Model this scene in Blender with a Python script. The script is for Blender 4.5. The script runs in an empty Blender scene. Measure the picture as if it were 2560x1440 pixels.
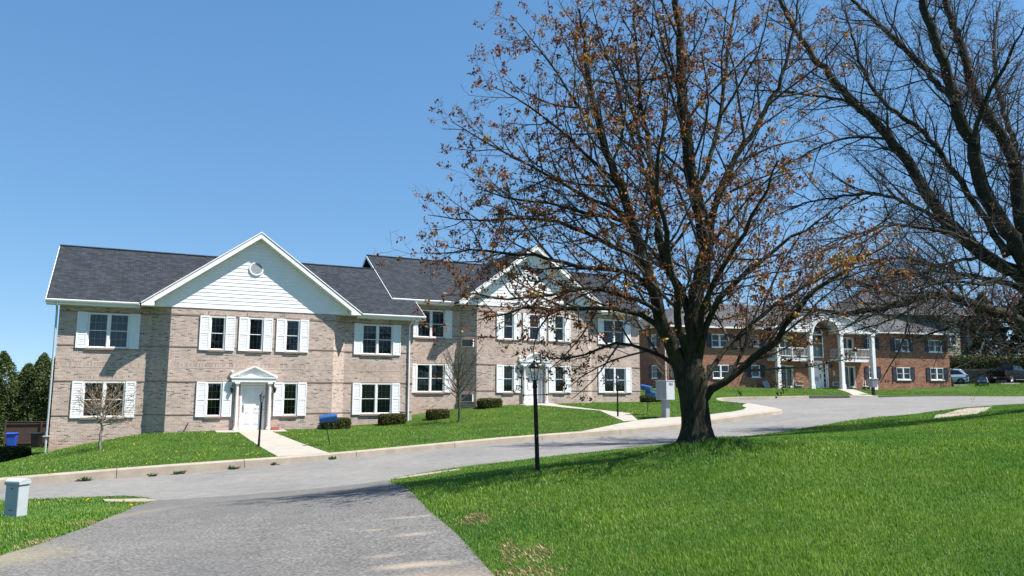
import bpy, bmesh, math, random
import numpy as np
from mathutils import Vector, Matrix
from mathutils.geometry import delaunay_2d_cdt

R = math.radians
sc = bpy.context.scene
col = sc.collection

# ------------------------------------------------------------------ camera, sky, sun, exposure
cam_d = bpy.data.cameras.new("camera")
cam = bpy.data.objects.new("camera", cam_d)
col.objects.link(cam)
cam_d.sensor_width = 36.0
cam_d.lens = 1907.6 / 2560.0 * 36.0
cam_d.clip_start = 0.1
cam_d.clip_end = 3000
cam.matrix_world = (Matrix.Translation((0, 0, 1.6)) @ Matrix.Rotation(R(90 + 7.709), 4, 'X')
                    @ Matrix.Rotation(R(0.1), 4, 'Z'))
sc.camera = cam

SUN = Vector((0.49, -0.11, 0.86)).normalized()
world = bpy.data.worlds.new("World")
sc.world = world
world.use_nodes = True
wn = world.node_tree
wn.nodes.clear()
sky = wn.nodes.new("ShaderNodeTexSky")
sky.sky_type = 'NISHITA'
sky.sun_disc = False
sky.sun_elevation = math.asin(SUN.z)
sky.sun_rotation = math.atan2(SUN.x, SUN.y)
sky.altitude = 100
sky.air_density = 1.0
sky.dust_density = 0.0
sky.ozone_density = 5.0
bg = wn.nodes.new("ShaderNodeBackground")
bg.inputs['Strength'].default_value = 0.142
wo = wn.nodes.new("ShaderNodeOutputWorld")
hsv = wn.nodes.new("ShaderNodeHueSaturation")
hsv.inputs['Saturation'].default_value = 1.4
wtc = wn.nodes.new("ShaderNodeTexCoord")
wad = wn.nodes.new("ShaderNodeVectorMath"); wad.operation = 'ADD'; wad.inputs[1].default_value = (0, 0, 0.075)
wno = wn.nodes.new("ShaderNodeVectorMath"); wno.operation = 'NORMALIZE'
wn.links.new(wtc.outputs['Generated'], wad.inputs[0]); wn.links.new(wad.outputs[0], wno.inputs[0]); wn.links.new(wno.outputs[0], sky.inputs['Vector'])
gam = wn.nodes.new("ShaderNodeGamma")
gam.inputs['Gamma'].default_value = 0.64
wn.links.new(sky.outputs[0], gam.inputs['Color'])
wn.links.new(gam.outputs[0], hsv.inputs['Color'])
wn.links.new(hsv.outputs[0], bg.inputs[0])
wn.links.new(bg.outputs[0], wo.inputs[0])

sun_d = bpy.data.lights.new("sun", 'SUN')
sun_d.energy = 5.0
sun_d.angle = R(0.53)
sun_d.color = (1.0, 0.96, 0.9)
sun = bpy.data.objects.new("sun", sun_d)
col.objects.link(sun)
sun.rotation_euler = SUN.to_track_quat('Z', 'Y').to_euler()
sun.location = (20, -10, 40)

sc.view_settings.view_transform = 'Standard'
sc.view_settings.look = 'None'
sc.view_settings.exposure = 1.1
sc.view_settings.gamma = 1.0
try:
    sc.cycles.max_bounces = 6
    sc.cycles.diffuse_bounces = 3
    sc.cycles.transparent_max_bounces = 12
except Exception:
    pass

# ------------------------------------------------------------------ helpers
def tag(o, label=None, cat=None, group=None, kind=None):
    if label: o['label'] = label
    if cat: o['category'] = cat
    if group: o['group'] = group
    if kind: o['kind'] = kind
    return o

def link(name, data, parent=None):
    o = bpy.data.objects.new(name, data)
    col.objects.link(o)
    if parent is not None:
        o.parent = parent
    return o

def thing(name, label, cat, loc=(0, 0, 0), rz=0.0, group=None):
    o = link(name, None)
    o.empty_display_size = 0.3
    o.location = loc
    o.rotation_euler = (0, 0, rz)
    return tag(o, label, cat, group)

def copy_tree(o, parent=None):
    c = o.copy()
    col.objects.link(c)
    c.parent = parent
    for ch in [x for x in bpy.data.objects if x.parent == o]:
        copy_tree(ch, c)
    return c

def np_mesh(name, V, polys, smooth=False):
    """polys: list of int arrays (k, n) -- n-gons"""
    me = bpy.data.meshes.new(name)
    V = np.asarray(V, np.float32)
    me.vertices.add(len(V))
    me.vertices.foreach_set("co", V.ravel())
    loops = np.concatenate([p.ravel() for p in polys]).astype(np.int32)
    totals = np.concatenate([np.full(len(p), p.shape[1], np.int32) for p in polys])
    starts = np.concatenate([[0], np.cumsum(totals)[:-1]]).astype(np.int32)
    me.loops.add(len(loops))
    me.loops.foreach_set("vertex_index", loops)
    me.polygons.add(len(totals))
    me.polygons.foreach_set("loop_start", starts)
    me.polygons.foreach_set("loop_total", totals)
    if smooth:
        me.polygons.foreach_set("use_smooth", np.ones(len(totals), bool))
    me.update(calc_edges=True)
    me.validate()
    return me

class MB:
    def __init__(s):
        s.v = []; s.f = []
    def add(s, vs, fs):
        b = len(s.v)
        s.v += [tuple(map(float, x)) for x in vs]
        s.f += [tuple(i + b for i in f) for f in fs]
        return s
    def box(s, x0, x1, y0, y1, z0, z1):
        vs = [(x0, y0, z0), (x1, y0, z0), (x1, y1, z0), (x0, y1, z0), (x0, y0, z1), (x1, y0, z1), (x1, y1, z1), (x0, y1, z1)]
        return s.add(vs, [(0, 3, 2, 1), (4, 5, 6, 7), (0, 1, 5, 4), (1, 2, 6, 5), (2, 3, 7, 6), (3, 0, 4, 7)])
    def quad(s, a, b, c, d):
        return s.add([a, b, c, d], [(0, 1, 2, 3)])
    def poly(s, pts):
        return s.add(pts, [tuple(range(len(pts)))])
    def prism(s, pts, vec):
        """closed prism: planar polygon pts extruded by vec"""
        n = len(pts)
        v = Vector(vec)
        top = [tuple(Vector(p) + v) for p in pts]
        fs = [tuple(range(n))[::-1], tuple(range(n, 2 * n))]
        for i in range(n):
            j = (i + 1) % n
            fs.append((i, j, n + j, n + i))
        return s.add(list(pts) + top, fs)
    def tube(s, pts, rad, sides=8, cap=True, sq=False):
        pts = [Vector(p) for p in pts]
        if not hasattr(rad, '__len__'): rad = [rad] * len(pts)
        rings = []
        ref = None
        for i, p in enumerate(pts):
            t = (pts[min(i + 1, len(pts) - 1)] - pts[max(i - 1, 0)]).normalized()
            if ref is None:
                ref = Vector((0, 0, 1)) if abs(t.z) < 0.9 else Vector((1, 0, 0))
            u = t.cross(ref).normalized(); w = t.cross(u).normalized()
            ref = -w if False else ref
            off = math.pi / sides if sq else 0
            rings.append([p + rad[i] * (math.cos(2 * math.pi * k / sides + off) * u + math.sin(2 * math.pi * k / sides + off) * w) for k in range(sides)])
        vs = [q for r in rings for q in r]
        fs = []
        for i in range(len(pts) - 1):
            for k in range(sides):
                k2 = (k + 1) % sides
                fs.append((i * sides + k, i * sides + k2, (i + 1) * sides + k2, (i + 1) * sides + k))
        if cap:
            fs.append(tuple(range(sides))[::-1]); fs.append(tuple(range((len(pts) - 1) * sides, len(pts) * sides)))
        return s.add(vs, fs)
    def lathe(s, prof, c=(0, 0, 0), seg=16):
        """prof list of (r, z)"""
        pts = [(c[0], c[1], c[2] + z) for r, z in prof]
        vs = []
        for (r, z) in prof:
            for k in range(seg):
                a = 2 * math.pi * k / seg
                vs.append((c[0] + r * math.cos(a), c[1] + r * math.sin(a), c[2] + z))
        fs = []
        for i in range(len(prof) - 1):
            for k in range(seg):
                k2 = (k + 1) % seg
                fs.append((i * seg + k, i * seg + k2, (i + 1) * seg + k2, (i + 1) * seg + k))
        fs.append(tuple(range(seg))[::-1]); fs.append(tuple(range((len(prof) - 1) * seg, len(prof) * seg)))
        return s.add(vs, fs)
    def xf(s, M, start=0):
        for i in range(start, len(s.v)):
            s.v[i] = tuple(M @ Vector(s.v[i]))
        return s
    def build(s, name, mat, parent=None, smooth=False, bevel=0, uv=True):
        me = bpy.data.meshes.new(name)
        me.from_pydata(s.v, [], s.f)
        me.update()
        if uv:
            ul = me.uv_layers.new(name="uv")
            Z = Vector((0, 0, 1))
            for p in me.polygons:
                n = p.normal
                if abs(n.z) > 0.98:
                    t = Vector((1, 0, 0)); b = Vector((0, 1, 0))
                else:
                    t = Z.cross(n).normalized(); b = n.cross(t)
                for li in p.loop_indices:
                    co = me.vertices[me.loops[li].vertex_index].co
                    ul.data[li].uv = (co.dot(t), co.dot(b) if abs(n.z) > 0.02 else co.z)
        if smooth:
            for p in me.polygons: p.use_smooth = True
        if mat: me.materials.append(mat)
        o = link(name, me, parent)
        if bevel:
            m = o.modifiers.new("edge", 'BEVEL'); m.width = bevel; m.segments = 2; m.limit_method = 'ANGLE'; m.angle_limit = R(40)
        return o

def wall(mb, p0, p1, z0, z1, openings=(), depth=0.10):
    """vertical wall from p0 to p1 (plan), outward normal to the right of p0->p1; openings (s0,s1,za,zb) with reveals"""
    a = Vector((p0[0], p0[1], 0)); d = Vector((p1[0] - p0[0], p1[1] - p0[1], 0)); L = d.length; d.normalize()
    inn = Vector((-d.y, d.x, 0))
    P = lambda s, z, k=0.0: tuple(a + d * s + inn * k + Vector((0, 0, z)))
    S = sorted(set([0, L] + [o[0] for o in openings] + [o[1] for o in openings]))
    Zs = sorted(set([z0, z1] + [o[2] for o in openings] + [o[3] for o in openings]))
    for i in range(len(S) - 1):
        for j in range(len(Zs) - 1):
            sm = (S[i] + S[i + 1]) / 2; zm = (Zs[j] + Zs[j + 1]) / 2
            if any(o[0] < sm < o[1] and o[2] < zm < o[3] for o in openings): continue
            mb.quad(P(S[i], Zs[j]), P(S[i + 1], Zs[j]), P(S[i + 1], Zs[j + 1]), P(S[i], Zs[j + 1]))
    for s0, s1, za, zb in openings:
        k = depth
        mb.quad(P(s0, za), P(s1, za), P(s1, za, k), P(s0, za, k))
        mb.quad(P(s0, zb, k), P(s1, zb, k), P(s1, zb), P(s0, zb))
        mb.quad(P(s0, za), P(s0, za, k), P(s0, zb, k), P(s0, zb))
        mb.quad(P(s1, za, k), P(s1, za), P(s1, zb), P(s1, zb, k))

# ------------------------------------------------------------------ materials
def new_mat(name):
    m = bpy.data.materials.new(name)
    m.use_nodes = True
    nt = m.node_tree
    return m, nt, nt.nodes['Principled BSDF']

def nd(nt, t, **kw):
    n = nt.nodes.new(t)
    for k, v in kw.items():
        if k in n.inputs: n.inputs[k].default_value = v
        else: setattr(n, k, v)
    return n

def ramp(nt, stops, interp='LINEAR'):
    n = nt.nodes.new('ShaderNodeValToRGB')
    n.color_ramp.interpolation = interp
    e = n.color_ramp.elements
    while len(e) < len(stops): e.new(0.5)
    for i, (p, c) in enumerate(stops):
        e[i].position = p; e[i].color = (*c, 1) if len(c) == 3 else c
    return n

def mixc(nt, fac, a, b, mode='MIX'):
    n = nt.nodes.new('ShaderNodeMix'); n.data_type = 'RGBA'; n.blend_type = mode
    for sock, v in ((n.inputs[0], fac), (n.inputs[6], a), (n.inputs[7], b)):
        if hasattr(v, 'links'): nt.links.new(v, sock)
        elif isinstance(v, (int, float)): sock.default_value = v
        else: sock.default_value = (*v, 1)
    return n.outputs[2]

def noise(nt, scale, detail=4, vec=None, rough=0.55):
    n = nd(nt, 'ShaderNodeTexNoise'); n.inputs['Scale'].default_value = scale; n.inputs['Detail'].default_value = detail
    n.inputs['Roughness'].default_value = rough
    if vec is not None: nt.links.new(vec, n.inputs['Vector'])
    return n

def simple(name, c, rough=0.6, var=0.12, scale=6.0, metal=0.0, spec=0.5, bump=0.0, c2=None):
    """base colour with soft procedural mottling"""
    m, nt, b = new_mat(name)
    tc = nd(nt, 'ShaderNodeTexCoord')
    n = noise(nt, scale, 5, tc.outputs['Object'])
    lo = tuple(x * (1 - var) for x in c); hi = c2 if c2 else tuple(min(1, x * (1 + var)) for x in c)
    r = ramp(nt, [(0.3, lo), (0.7, hi)])
    nt.links.new(n.outputs[0], r.inputs[0]); nt.links.new(r.outputs[0], b.inputs['Base Color'])
    b.inputs['Roughness'].default_value = rough; b.inputs['Metallic'].default_value = metal
    b.inputs['Specular IOR Level'].default_value = spec
    if bump:
        bp = nd(nt, 'ShaderNodeBump'); bp.inputs['Strength'].default_value = bump; bp.inputs['Distance'].default_value = 0.02
        n2 = noise(nt, scale * 6, 4, tc.outputs['Object'])
        nt.links.new(n2.outputs[0], bp.inputs['Height']); nt.links.new(bp.outputs[0], b.inputs['Normal'])
    return m

def brick_mat(name, stops, mortar, bw=0.21, bh=0.068, swap=False, stain=None, mort=0.010, zstain=(-0.9, 0.5)):
    m, nt, b = new_mat(name)
    uv = nd(nt, 'ShaderNodeUVMap'); uv.uv_map = "uv"
    vec = uv.outputs[0]
    mp = nd(nt, 'ShaderNodeMapping')
    if swap: mp.inputs['Rotation'].default_value = (0, 0, R(90))
    nt.links.new(vec, mp.inputs[0])
    br = nd(nt, 'ShaderNodeTexBrick')
    br.offset = 0.0 if swap else 0.5
    br.inputs['Scale'].default_value = 1.0
    br.inputs['Brick Width'].default_value = bw; br.inputs['Row Height'].default_value = bh
    br.inputs['Mortar Size'].default_value = mort; br.inputs['Mortar Smooth'].default_value = 0.1
    br.inputs['Color1'].default_value = (0, 0, 0, 1); br.inputs['Color2'].default_value = (1, 1, 1, 1); br.inputs['Mortar'].default_value = (0.5, 0.5, 0.5, 1)
    nt.links.new(mp.outputs[0], br.inputs['Vector'])
    rp = ramp(nt, stops, 'CONSTANT')
    nt.links.new(br.outputs['Color'], rp.inputs[0])
    n = noise(nt, 1.1, 4, vec)
    r2 = ramp(nt, [(0.3, (0.86, 0.86, 0.86)), (0.7, (1.1, 1.08, 1.06))]); nt.links.new(n.outputs[0], r2.inputs[0])
    c = mixc(nt, br.outputs['Fac'], rp.outputs[0], mortar)
    c = mixc(nt, 1.0, c, r2.outputs[0], 'MULTIPLY')
    n3 = noise(nt, 26.0, 3, vec)
    r3 = ramp(nt, [(0.3, (0.8, 0.8, 0.8)), (0.72, (1.12, 1.12, 1.12))]); nt.links.new(n3.outputs[0], r3.inputs[0])
    c = mixc(nt, 1.0, c, r3.outputs[0], 'MULTIPLY')
    if stain:
        tc = nd(nt, 'ShaderNodeTexCoord'); sp = nd(nt, 'ShaderNodeSeparateXYZ'); nt.links.new(tc.outputs['Object'], sp.inputs[0])
        nn = noise(nt, 1.6, 5, tc.outputs['Object'])
        ma = nd(nt, 'ShaderNodeMath', operation='MULTIPLY_ADD'); ma.inputs[1].default_value = 1.1
        nt.links.new(nn.outputs[0], ma.inputs[0]); nt.links.new(sp.outputs[2], ma.inputs[2])
        mr = nd(nt, 'ShaderNodeMapRange'); mr.inputs[1].default_value = zstain[0]; mr.inputs[2].default_value = zstain[1]
        mr.inputs[3].default_value = 0.6; mr.inputs[4].default_value = 0.0
        nt.links.new(ma.outputs[0], mr.inputs[0])
        c = mixc(nt, mr.outputs[0], c, stain)
    nt.links.new(c, b.inputs['Base Color'])
    b.inputs['Roughness'].default_value = 0.9; b.inputs['Specular IOR Level'].default_value = 0.2
    bp = nd(nt, 'ShaderNodeBump'); bp.invert = True; bp.inputs['Strength'].default_value = 0.6; bp.inputs['Distance'].default_value = 0.008
    nt.links.new(br.outputs['Fac'], bp.inputs['Height']); nt.links.new(bp.outputs[0], b.inputs['Normal'])
    return m

TAN = [(0.0, (0.377, 0.26, 0.21)), (0.16, (0.427, 0.314, 0.264)), (0.34, (0.463, 0.35, 0.297)), (0.52, (0.398, 0.281, 0.235)),
       (0.66, (0.492, 0.378, 0.322)), (0.82, (0.326, 0.234, 0.199)), (0.92, (0.14, 0.118, 0.112))]
M_brick = brick_mat("tan brick", TAN, (0.54, 0.48, 0.42), stain=(0.40, 0.20, 0.11))
M_soldier = brick_mat("tan soldier brick", TAN[:6], (0.54, 0.48, 0.42), swap=True)
RED = [(0.0, (0.276, 0.106, 0.052)), (0.25, (0.324, 0.134, 0.068)), (0.5, (0.24, 0.092, 0.048)), (0.7, (0.372, 0.168, 0.09)), (0.9, (0.168, 0.069, 0.042))]
M_red = brick_mat("red brick", RED, (0.26, 0.20, 0.17), mort=0.009)
M_white = simple("white painted trim", (0.76, 0.75, 0.73), 0.45, 0.05, 3.0)
M_siding = simple("white vinyl siding", (0.76, 0.75, 0.73), 0.5, 0.04, 2.0)
M_shutter = simple("white louvred shutter", (0.74, 0.74, 0.73), 0.5, 0.05, 4.0)
M_blackshut = simple("black shutter", (0.018, 0.02, 0.03), 0.5, 0.2, 4.0)
M_black = simple("black paint", (0.012, 0.012, 0.013), 0.42, 0.3, 14.0)
M_conc = simple("pale concrete", (0.31, 0.28, 0.24), 0.9, 0.10, 1.5, bump=0.2)
M_sillbrick = simple("brown sill brick", (0.27, 0.185, 0.14), 0.9, 0.25, 9.0)
M_greymetal = simple("grey painted metal", (0.27, 0.29, 0.31), 0.5, 0.06, 4.0)
M_lightgrey = simple("pale grey metal", (0.37, 0.40, 0.42), 0.5, 0.06, 6.0)
M_darkgrille = simple("dark grille", (0.03, 0.035, 0.04), 0.5, 0.2, 8.0)
M_steel = simple("dull steel", (0.32, 0.32, 0.33), 0.35, 0.1, 10.0, metal=0.7)

def shingle_mat(name, stops, bw=0.34, bh=0.15):
    m, nt, b = new_mat(name)
    uv = nd(nt, 'ShaderNodeUVMap'); uv.uv_map = "uv"
    br = nd(nt, 'ShaderNodeTexBrick'); br.offset = 0.37; br.offset_frequency = 2
    br.inputs['Scale'].default_value = 1; br.inputs['Brick Width'].default_value = bw; br.inputs['Row Height'].default_value = bh
    br.inputs['Mortar Size'].default_value = 0.012; br.inputs['Mortar Smooth'].default_value = 0.6
    br.inputs['Color1'].default_value = (0, 0, 0, 1); br.inputs['Color2'].default_value = (1, 1, 1, 1); br.inputs['Mortar'].default_value = (0.2, 0.2, 0.2, 1)
    nt.links.new(uv.outputs[0], br.inputs['Vector'])
    rp = ramp(nt, stops); nt.links.new(br.outputs['Color'], rp.inputs[0])
    n = noise(nt, 0.5, 4, uv.outputs[0]); r2 = ramp(nt, [(0.3, (0.95, 0.95, 0.95)), (0.7, (1.05, 1.05, 1.05))]); nt.links.new(n.outputs[0], r2.inputs[0])
    n3 = noise(nt, 60, 2, uv.outputs[0]); r3 = ramp(nt, [(0.35, (0.7, 0.7, 0.7)), (0.7, (1.3, 1.3, 1.3))]); nt.links.new(n3.outputs[0], r3.inputs[0])
    c = mixc(nt, 1.0, rp.outputs[0], r2.outputs[0], 'MULTIPLY'); c = mixc(nt, 1.0, c, r3.outputs[0], 'MULTIPLY')
    c = mixc(nt, br.outputs['Fac'], c, (0.012, 0.013, 0.016))
    nt.links.new(c, b.inputs['Base Color']); b.inputs['Roughness'].default_value = 0.95; b.inputs['Specular IOR Level'].default_value = 0.142
    bp = nd(nt, 'ShaderNodeBump'); bp.invert = True; bp.inputs['Strength'].default_value = 0.5; bp.inputs['Distance'].default_value = 0.01
    nt.links.new(br.outputs['Fac'], bp.inputs['Height']); nt.links.new(bp.outputs[0], b.inputs['Normal'])
    return m
M_roof = shingle_mat("charcoal shingles", [(0.0, (0.021, 0.026, 0.032)), (0.5, (0.030, 0.036, 0.044)), (1.0, (0.043, 0.050, 0.060))], .26, .15)
M_roof2 = shingle_mat("grey shingles", [(0.0, (0.065, 0.068, 0.073)), (0.5, (0.085, 0.088, 0.094)), (1.0, (0.105, 0.108, 0.115))])

def asphalt_mat(name, base, grit, crack=0.0, sc1=55.0, stains=()):
    m, nt, b = new_mat(name)
    tc = nd(nt, 'ShaderNodeTexCoord'); o = tc.outputs['Object']
    n1 = noise(nt, sc1, 3, o, 0.7)
    r1 = ramp(nt, [(0.28, tuple(base * (1 - grit) for _ in range(3))), (0.5, (base * 1.02, base, base * .97)), (0.72, tuple(base * (1 + grit * 1.3) for _ in range(3)))])
    nt.links.new(n1.outputs[0], r1.inputs[0])
    n2 = noise(nt, 0.35, 6, o); r2 = ramp(nt, [(0.3, (0.86, 0.86, 0.87)), (0.7, (1.1, 1.09, 1.07))]); nt.links.new(n2.outputs[0], r2.inputs[0])
    c = mixc(nt, 1.0, r1.outputs[0], r2.outputs[0], 'MULTIPLY')
    n4 = noise(nt, 3.0, 5, o); r4 = ramp(nt, [(0.35, (0.9, 0.9, 0.9)), (0.65, (1.06, 1.06, 1.06))]); nt.links.new(n4.outputs[0], r4.inputs[0])
    c = mixc(nt, 1.0, c, r4.outputs[0], 'MULTIPLY')
    v = nd(nt, 'ShaderNodeTexVoronoi'); v.inputs['Scale'].default_value = sc1 * 1.6; nt.links.new(o, v.inputs['Vector'])
    vr = ramp(nt, [(0.0, (1.5, 1.5, 1.5)), (0.14, (1.0, 1.0, 1.0))]); nt.links.new(v.outputs['Distance'], vr.inputs[0])
    c = mixc(nt, 0.6, c, mixc(nt, 1.0, c, vr.outputs[0], 'MULTIPLY'))
    if crack:
        ww = noise(nt, 0.9, 5, o); mx = nd(nt, 'ShaderNodeMix'); mx.data_type = 'VECTOR'
        mx.inputs[0].default_value = 0.35; nt.links.new(o, mx.inputs[4]); nt.links.new(ww.outputs['Color'], mx.inputs[5])
        vo = nd(nt, 'ShaderNodeTexVoronoi'); vo.feature = 'DISTANCE_TO_EDGE'; vo.inputs['Scale'].default_value = 0.33
        nt.links.new(mx.outputs[1], vo.inputs['Vector'])
        cr = ramp(nt, [(0.0, (1, 1, 1)), (0.006, (0, 0, 0))]); nt.links.new(vo.outputs['Distance'], cr.inputs[0])
        nm = noise(nt, 0.25, 2, o); nr = ramp(nt, [(0.48, (0, 0, 0)), (0.56, (crack, crack, crack))]); nt.links.new(nm.outputs[0], nr.inputs[0])
        f = mixc(nt, 1.0, cr.outputs[0], nr.outputs[0], 'MULTIPLY')
        c = mixc(nt, f, c, (base * 0.45, base * 0.45, base * 0.45))
    c = mixc(nt, 1.0, c, (1.02, 1.0, .965), 'MULTIPLY')
    for (cx, cy, rx, ry, amt, colr) in stains:
        mp = nd(nt, 'ShaderNodeMapping'); mp.vector_type = 'POINT'
        mp.inputs['Location'].default_value = (-cx / rx, -cy / ry, 0); mp.inputs['Scale'].default_value = (1 / rx, 1 / ry, 0)
        nt.links.new(o, mp.inputs[0])
        ln = nd(nt, 'ShaderNodeVectorMath', operation='LENGTH'); nt.links.new(mp.outputs[0], ln.inputs[0])
        ns = noise(nt, 4.0, 5, o, 0.7)
        ad = nd(nt, 'ShaderNodeMath', operation='MULTIPLY_ADD'); ad.inputs[1].default_value = 1.3; nt.links.new(ns.outputs[0], ad.inputs[0]); nt.links.new(ln.outputs['Value'], ad.inputs[2])
        mr = nd(nt, 'ShaderNodeMapRange'); mr.inputs[1].default_value = 0.85; mr.inputs[2].default_value = 1.9; mr.inputs[3].default_value = amt * .8; mr.inputs[4].default_value = 0.0
        nt.links.new(ad.outputs[0], mr.inputs[0])
        c = mixc(nt, mr.outputs[0], c, colr)
    nt.links.new(c, b.inputs['Base Color']); b.inputs['Roughness'].default_value = 0.9; b.inputs['Specular IOR Level'].default_value = 0.25
    bp = nd(nt, 'ShaderNodeBump'); bp.inputs['Strength'].default_value = 0.5; bp.inputs['Distance'].default_value = 0.01
    nt.links.new(n1.outputs[0], bp.inputs['Height']); nt.links.new(bp.outputs[0], b.inputs['Normal'])
    return m
M_road = asphalt_mat("worn grey asphalt", 0.17, 0.28, 0.8, 40.0)
M_drive = asphalt_mat("coarse driveway asphalt", 0.118, 0.58, 0.3, 24.0, [(-.75, 7.9, .9, .5, .55, (0.34, 0.26, 0.18)), (-1.05, 8.7, .5, .16, .7, (0.40, 0.32, 0.23)), (-1.5, 9.3, .3, .10, .5, (0.36, 0.29, 0.2)), (-1.3, 10.4, .35, .10, .55, (0.36, 0.29, 0.2)), (-1.55, 11.6, .4, .09, .5, (0.36, 0.29, 0.2)), (-1.9, 10.9, .2, .07, .5, (0.36, 0.29, 0.2)), (-6.0, 9.6, .6, .9, .55, (0.25, 0.21, 0.12)), (-3.6, 9.0, .8, 2.2, .35, (0.07, 0.07, 0.07)), (-5.0, 14, .6, 1.6, .25, (0.07, 0.07, 0.07)), (-6.6, 14.2, .25, 2.2, .4, (0.26, 0.21, 0.13))])

def lawn_mat():
    m, nt, b = new_mat("lawn soil and turf")
    tc = nd(nt, 'ShaderNodeTexCoord'); o = tc.outputs['Object']
    n1 = noise(nt, 0.5, 5, o); r1 = ramp(nt, [(0.3, (0.026, 0.054, 0.009)), (0.55, (0.042, 0.080, 0.012)), (0.75, (0.066, 0.105, 0.017))]); nt.links.new(n1.outputs[0], r1.inputs[0])
    n2 = noise(nt, 14, 5, o, 0.7); r2 = ramp(nt, [(0.3, (0.55, 0.55, 0.55)), (0.7, (1.45, 1.45, 1.3))]); nt.links.new(n2.outputs[0], r2.inputs[0])
    c = mixc(nt, 1.0, r1.outputs[0], r2.outputs[0], 'MULTIPLY')
    nt.links.new(c, b.inputs['Base Color']); b.inputs['Roughness'].default_value = 1.0; b.inputs['Specular IOR Level'].default_value = 0.1
    return m
M_lawn = lawn_mat()

def leaf_mat(name, stops, trans=0.35, rough=0.6, spec=0.3, clump=0):
    """leaf-sized faces: colour varies from leaf to leaf"""
    m, nt, b = new_mat(name)
    g = nd(nt, 'ShaderNodeNewGeometry')
    rp = ramp(nt, stops); fac = g.outputs['Random Per Island']
    if clump:
        tc = nd(nt, 'ShaderNodeTexCoord'); cn = noise(nt, clump, 3, tc.outputs['Object'])
        st = nd(nt, 'ShaderNodeMapRange'); st.inputs[1].default_value = .3; st.inputs[2].default_value = .7; nt.links.new(cn.outputs[0], st.inputs[0])
        mm = nd(nt, 'ShaderNodeMix'); mm.inputs[0].default_value = .55; nt.links.new(fac, mm.inputs[2]); nt.links.new(st.outputs[0], mm.inputs[3]); fac = mm.outputs[0]
    nt.links.new(fac, rp.inputs[0])
    nt.links.new(rp.outputs[0], b.inputs['Base Color'])
    b.inputs['Roughness'].default_value = rough; b.inputs['Specular IOR Level'].default_value = spec
    tr = nd(nt, 'ShaderNodeBsdfTranslucent'); nt.links.new(rp.outputs[0], tr.inputs[0])
    mx = nd(nt, 'ShaderNodeMixShader'); mx.inputs[0].default_value = trans
    nt.links.new(b.outputs[0], mx.inputs[1]); nt.links.new(tr.outputs[0], mx.inputs[2])
    nt.links.new(mx.outputs[0], nt.nodes['Material Output'].inputs[0])
    return m
M_grass = leaf_mat("grass blades", [(0.0, (0.050, 0.125, 0.014)), (0.4, (0.115, 0.245, 0.026)), (0.75, (0.19, 0.345, 0.040)), (0.94, (0.28, 0.41, 0.10)), (1.0, (0.50, 0.52, 0.30))], 0.35, 0.45, 0.45)
def patchy(m, lo, hi, scale, amt=1.0):
    nt = m.node_tree; b = nt.nodes['Principled BSDF']; src = b.inputs['Base Color'].links[0].from_socket
    tr = [n for n in nt.nodes if n.type == 'BSDF_TRANSLUCENT'][0]
    tc = nd(nt, 'ShaderNodeTexCoord'); n1 = noise(nt, scale, 4, tc.outputs['Object'])
    r = ramp(nt, [(0.32, lo), (0.68, hi)]); nt.links.new(n1.outputs[0], r.inputs[0])
    c = mixc(nt, amt, src, r.outputs[0], 'MULTIPLY')
    nt.links.new(c, b.inputs['Base Color']); nt.links.new(c, tr.inputs[0])
patchy(M_grass, (0.62, 0.78, 0.75), (1.25, 1.1, 1.0), 0.55)
M_straw = leaf_mat("dead grass", [(0.0, (0.22, 0.15, 0.07)), (0.5, (0.34, 0.25, 0.13)), (0.85, (0.42, 0.33, 0.18)), (1.0, (0.10, 0.18, 0.03))], 0.2)
M_leafbrown = leaf_mat("young maple leaves", [(0.0, (0.045, 0.014, 0.010)), (0.3, (0.10, 0.030, 0.014)), (0.5, (0.17, 0.055, 0.018)), (0.68, (0.24, 0.11, 0.022)), (0.80, (0.38, 0.22, 0.035)), (1.0, (0.46, 0.38, 0.09))], 0.30, clump=1.6)
M_leafbuff = leaf_mat("buff dogwood bracts", [(0.0, (0.28, 0.13, 0.06)), (0.6, (0.42, 0.25, 0.13)), (1.0, (0.50, 0.40, 0.20))], 0.3)
M_leafred = leaf_mat("reddish spring leaves", [(0.0, (0.07, 0.022, 0.016)), (0.6, (0.16, 0.06, 0.04)), (1.0, (0.26, 0.14, 0.06))], 0.3)
M_bush = leaf_mat("clipped yew", [(0.0, (0.018, 0.028, 0.008)), (0.5, (0.045, 0.06, 0.014)), (0.8, (0.12, 0.115, 0.022)), (1.0, (0.22, 0.19, 0.04))], 0.2)
M_arbor = leaf_mat("arborvitae sprays", [(0.0, (0.018, 0.032, 0.010)), (0.5, (0.050, 0.078, 0.020)), (0.85, (0.095, 0.135, 0.032)), (1.0, (0.14, 0.18, 0.05))], 0.2)
M_pine = leaf_mat("dark conifer needles", [(0.0, (0.008, 0.016, 0.010)), (0.6, (0.018, 0.034, 0.016)), (1.0, (0.035, 0.06, 0.025))], 0.15)
M_weed = leaf_mat("weed leaves", [(0.0, (0.03, 0.07, 0.015)), (1.0, (0.09, 0.15, 0.03))], 0.3)
M_dandelion = leaf_mat("dandelion petals", [(0.0, (0.65, 0.42, 0.01)), (1.0, (0.8, 0.62, 0.03))], 0.2)

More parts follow.
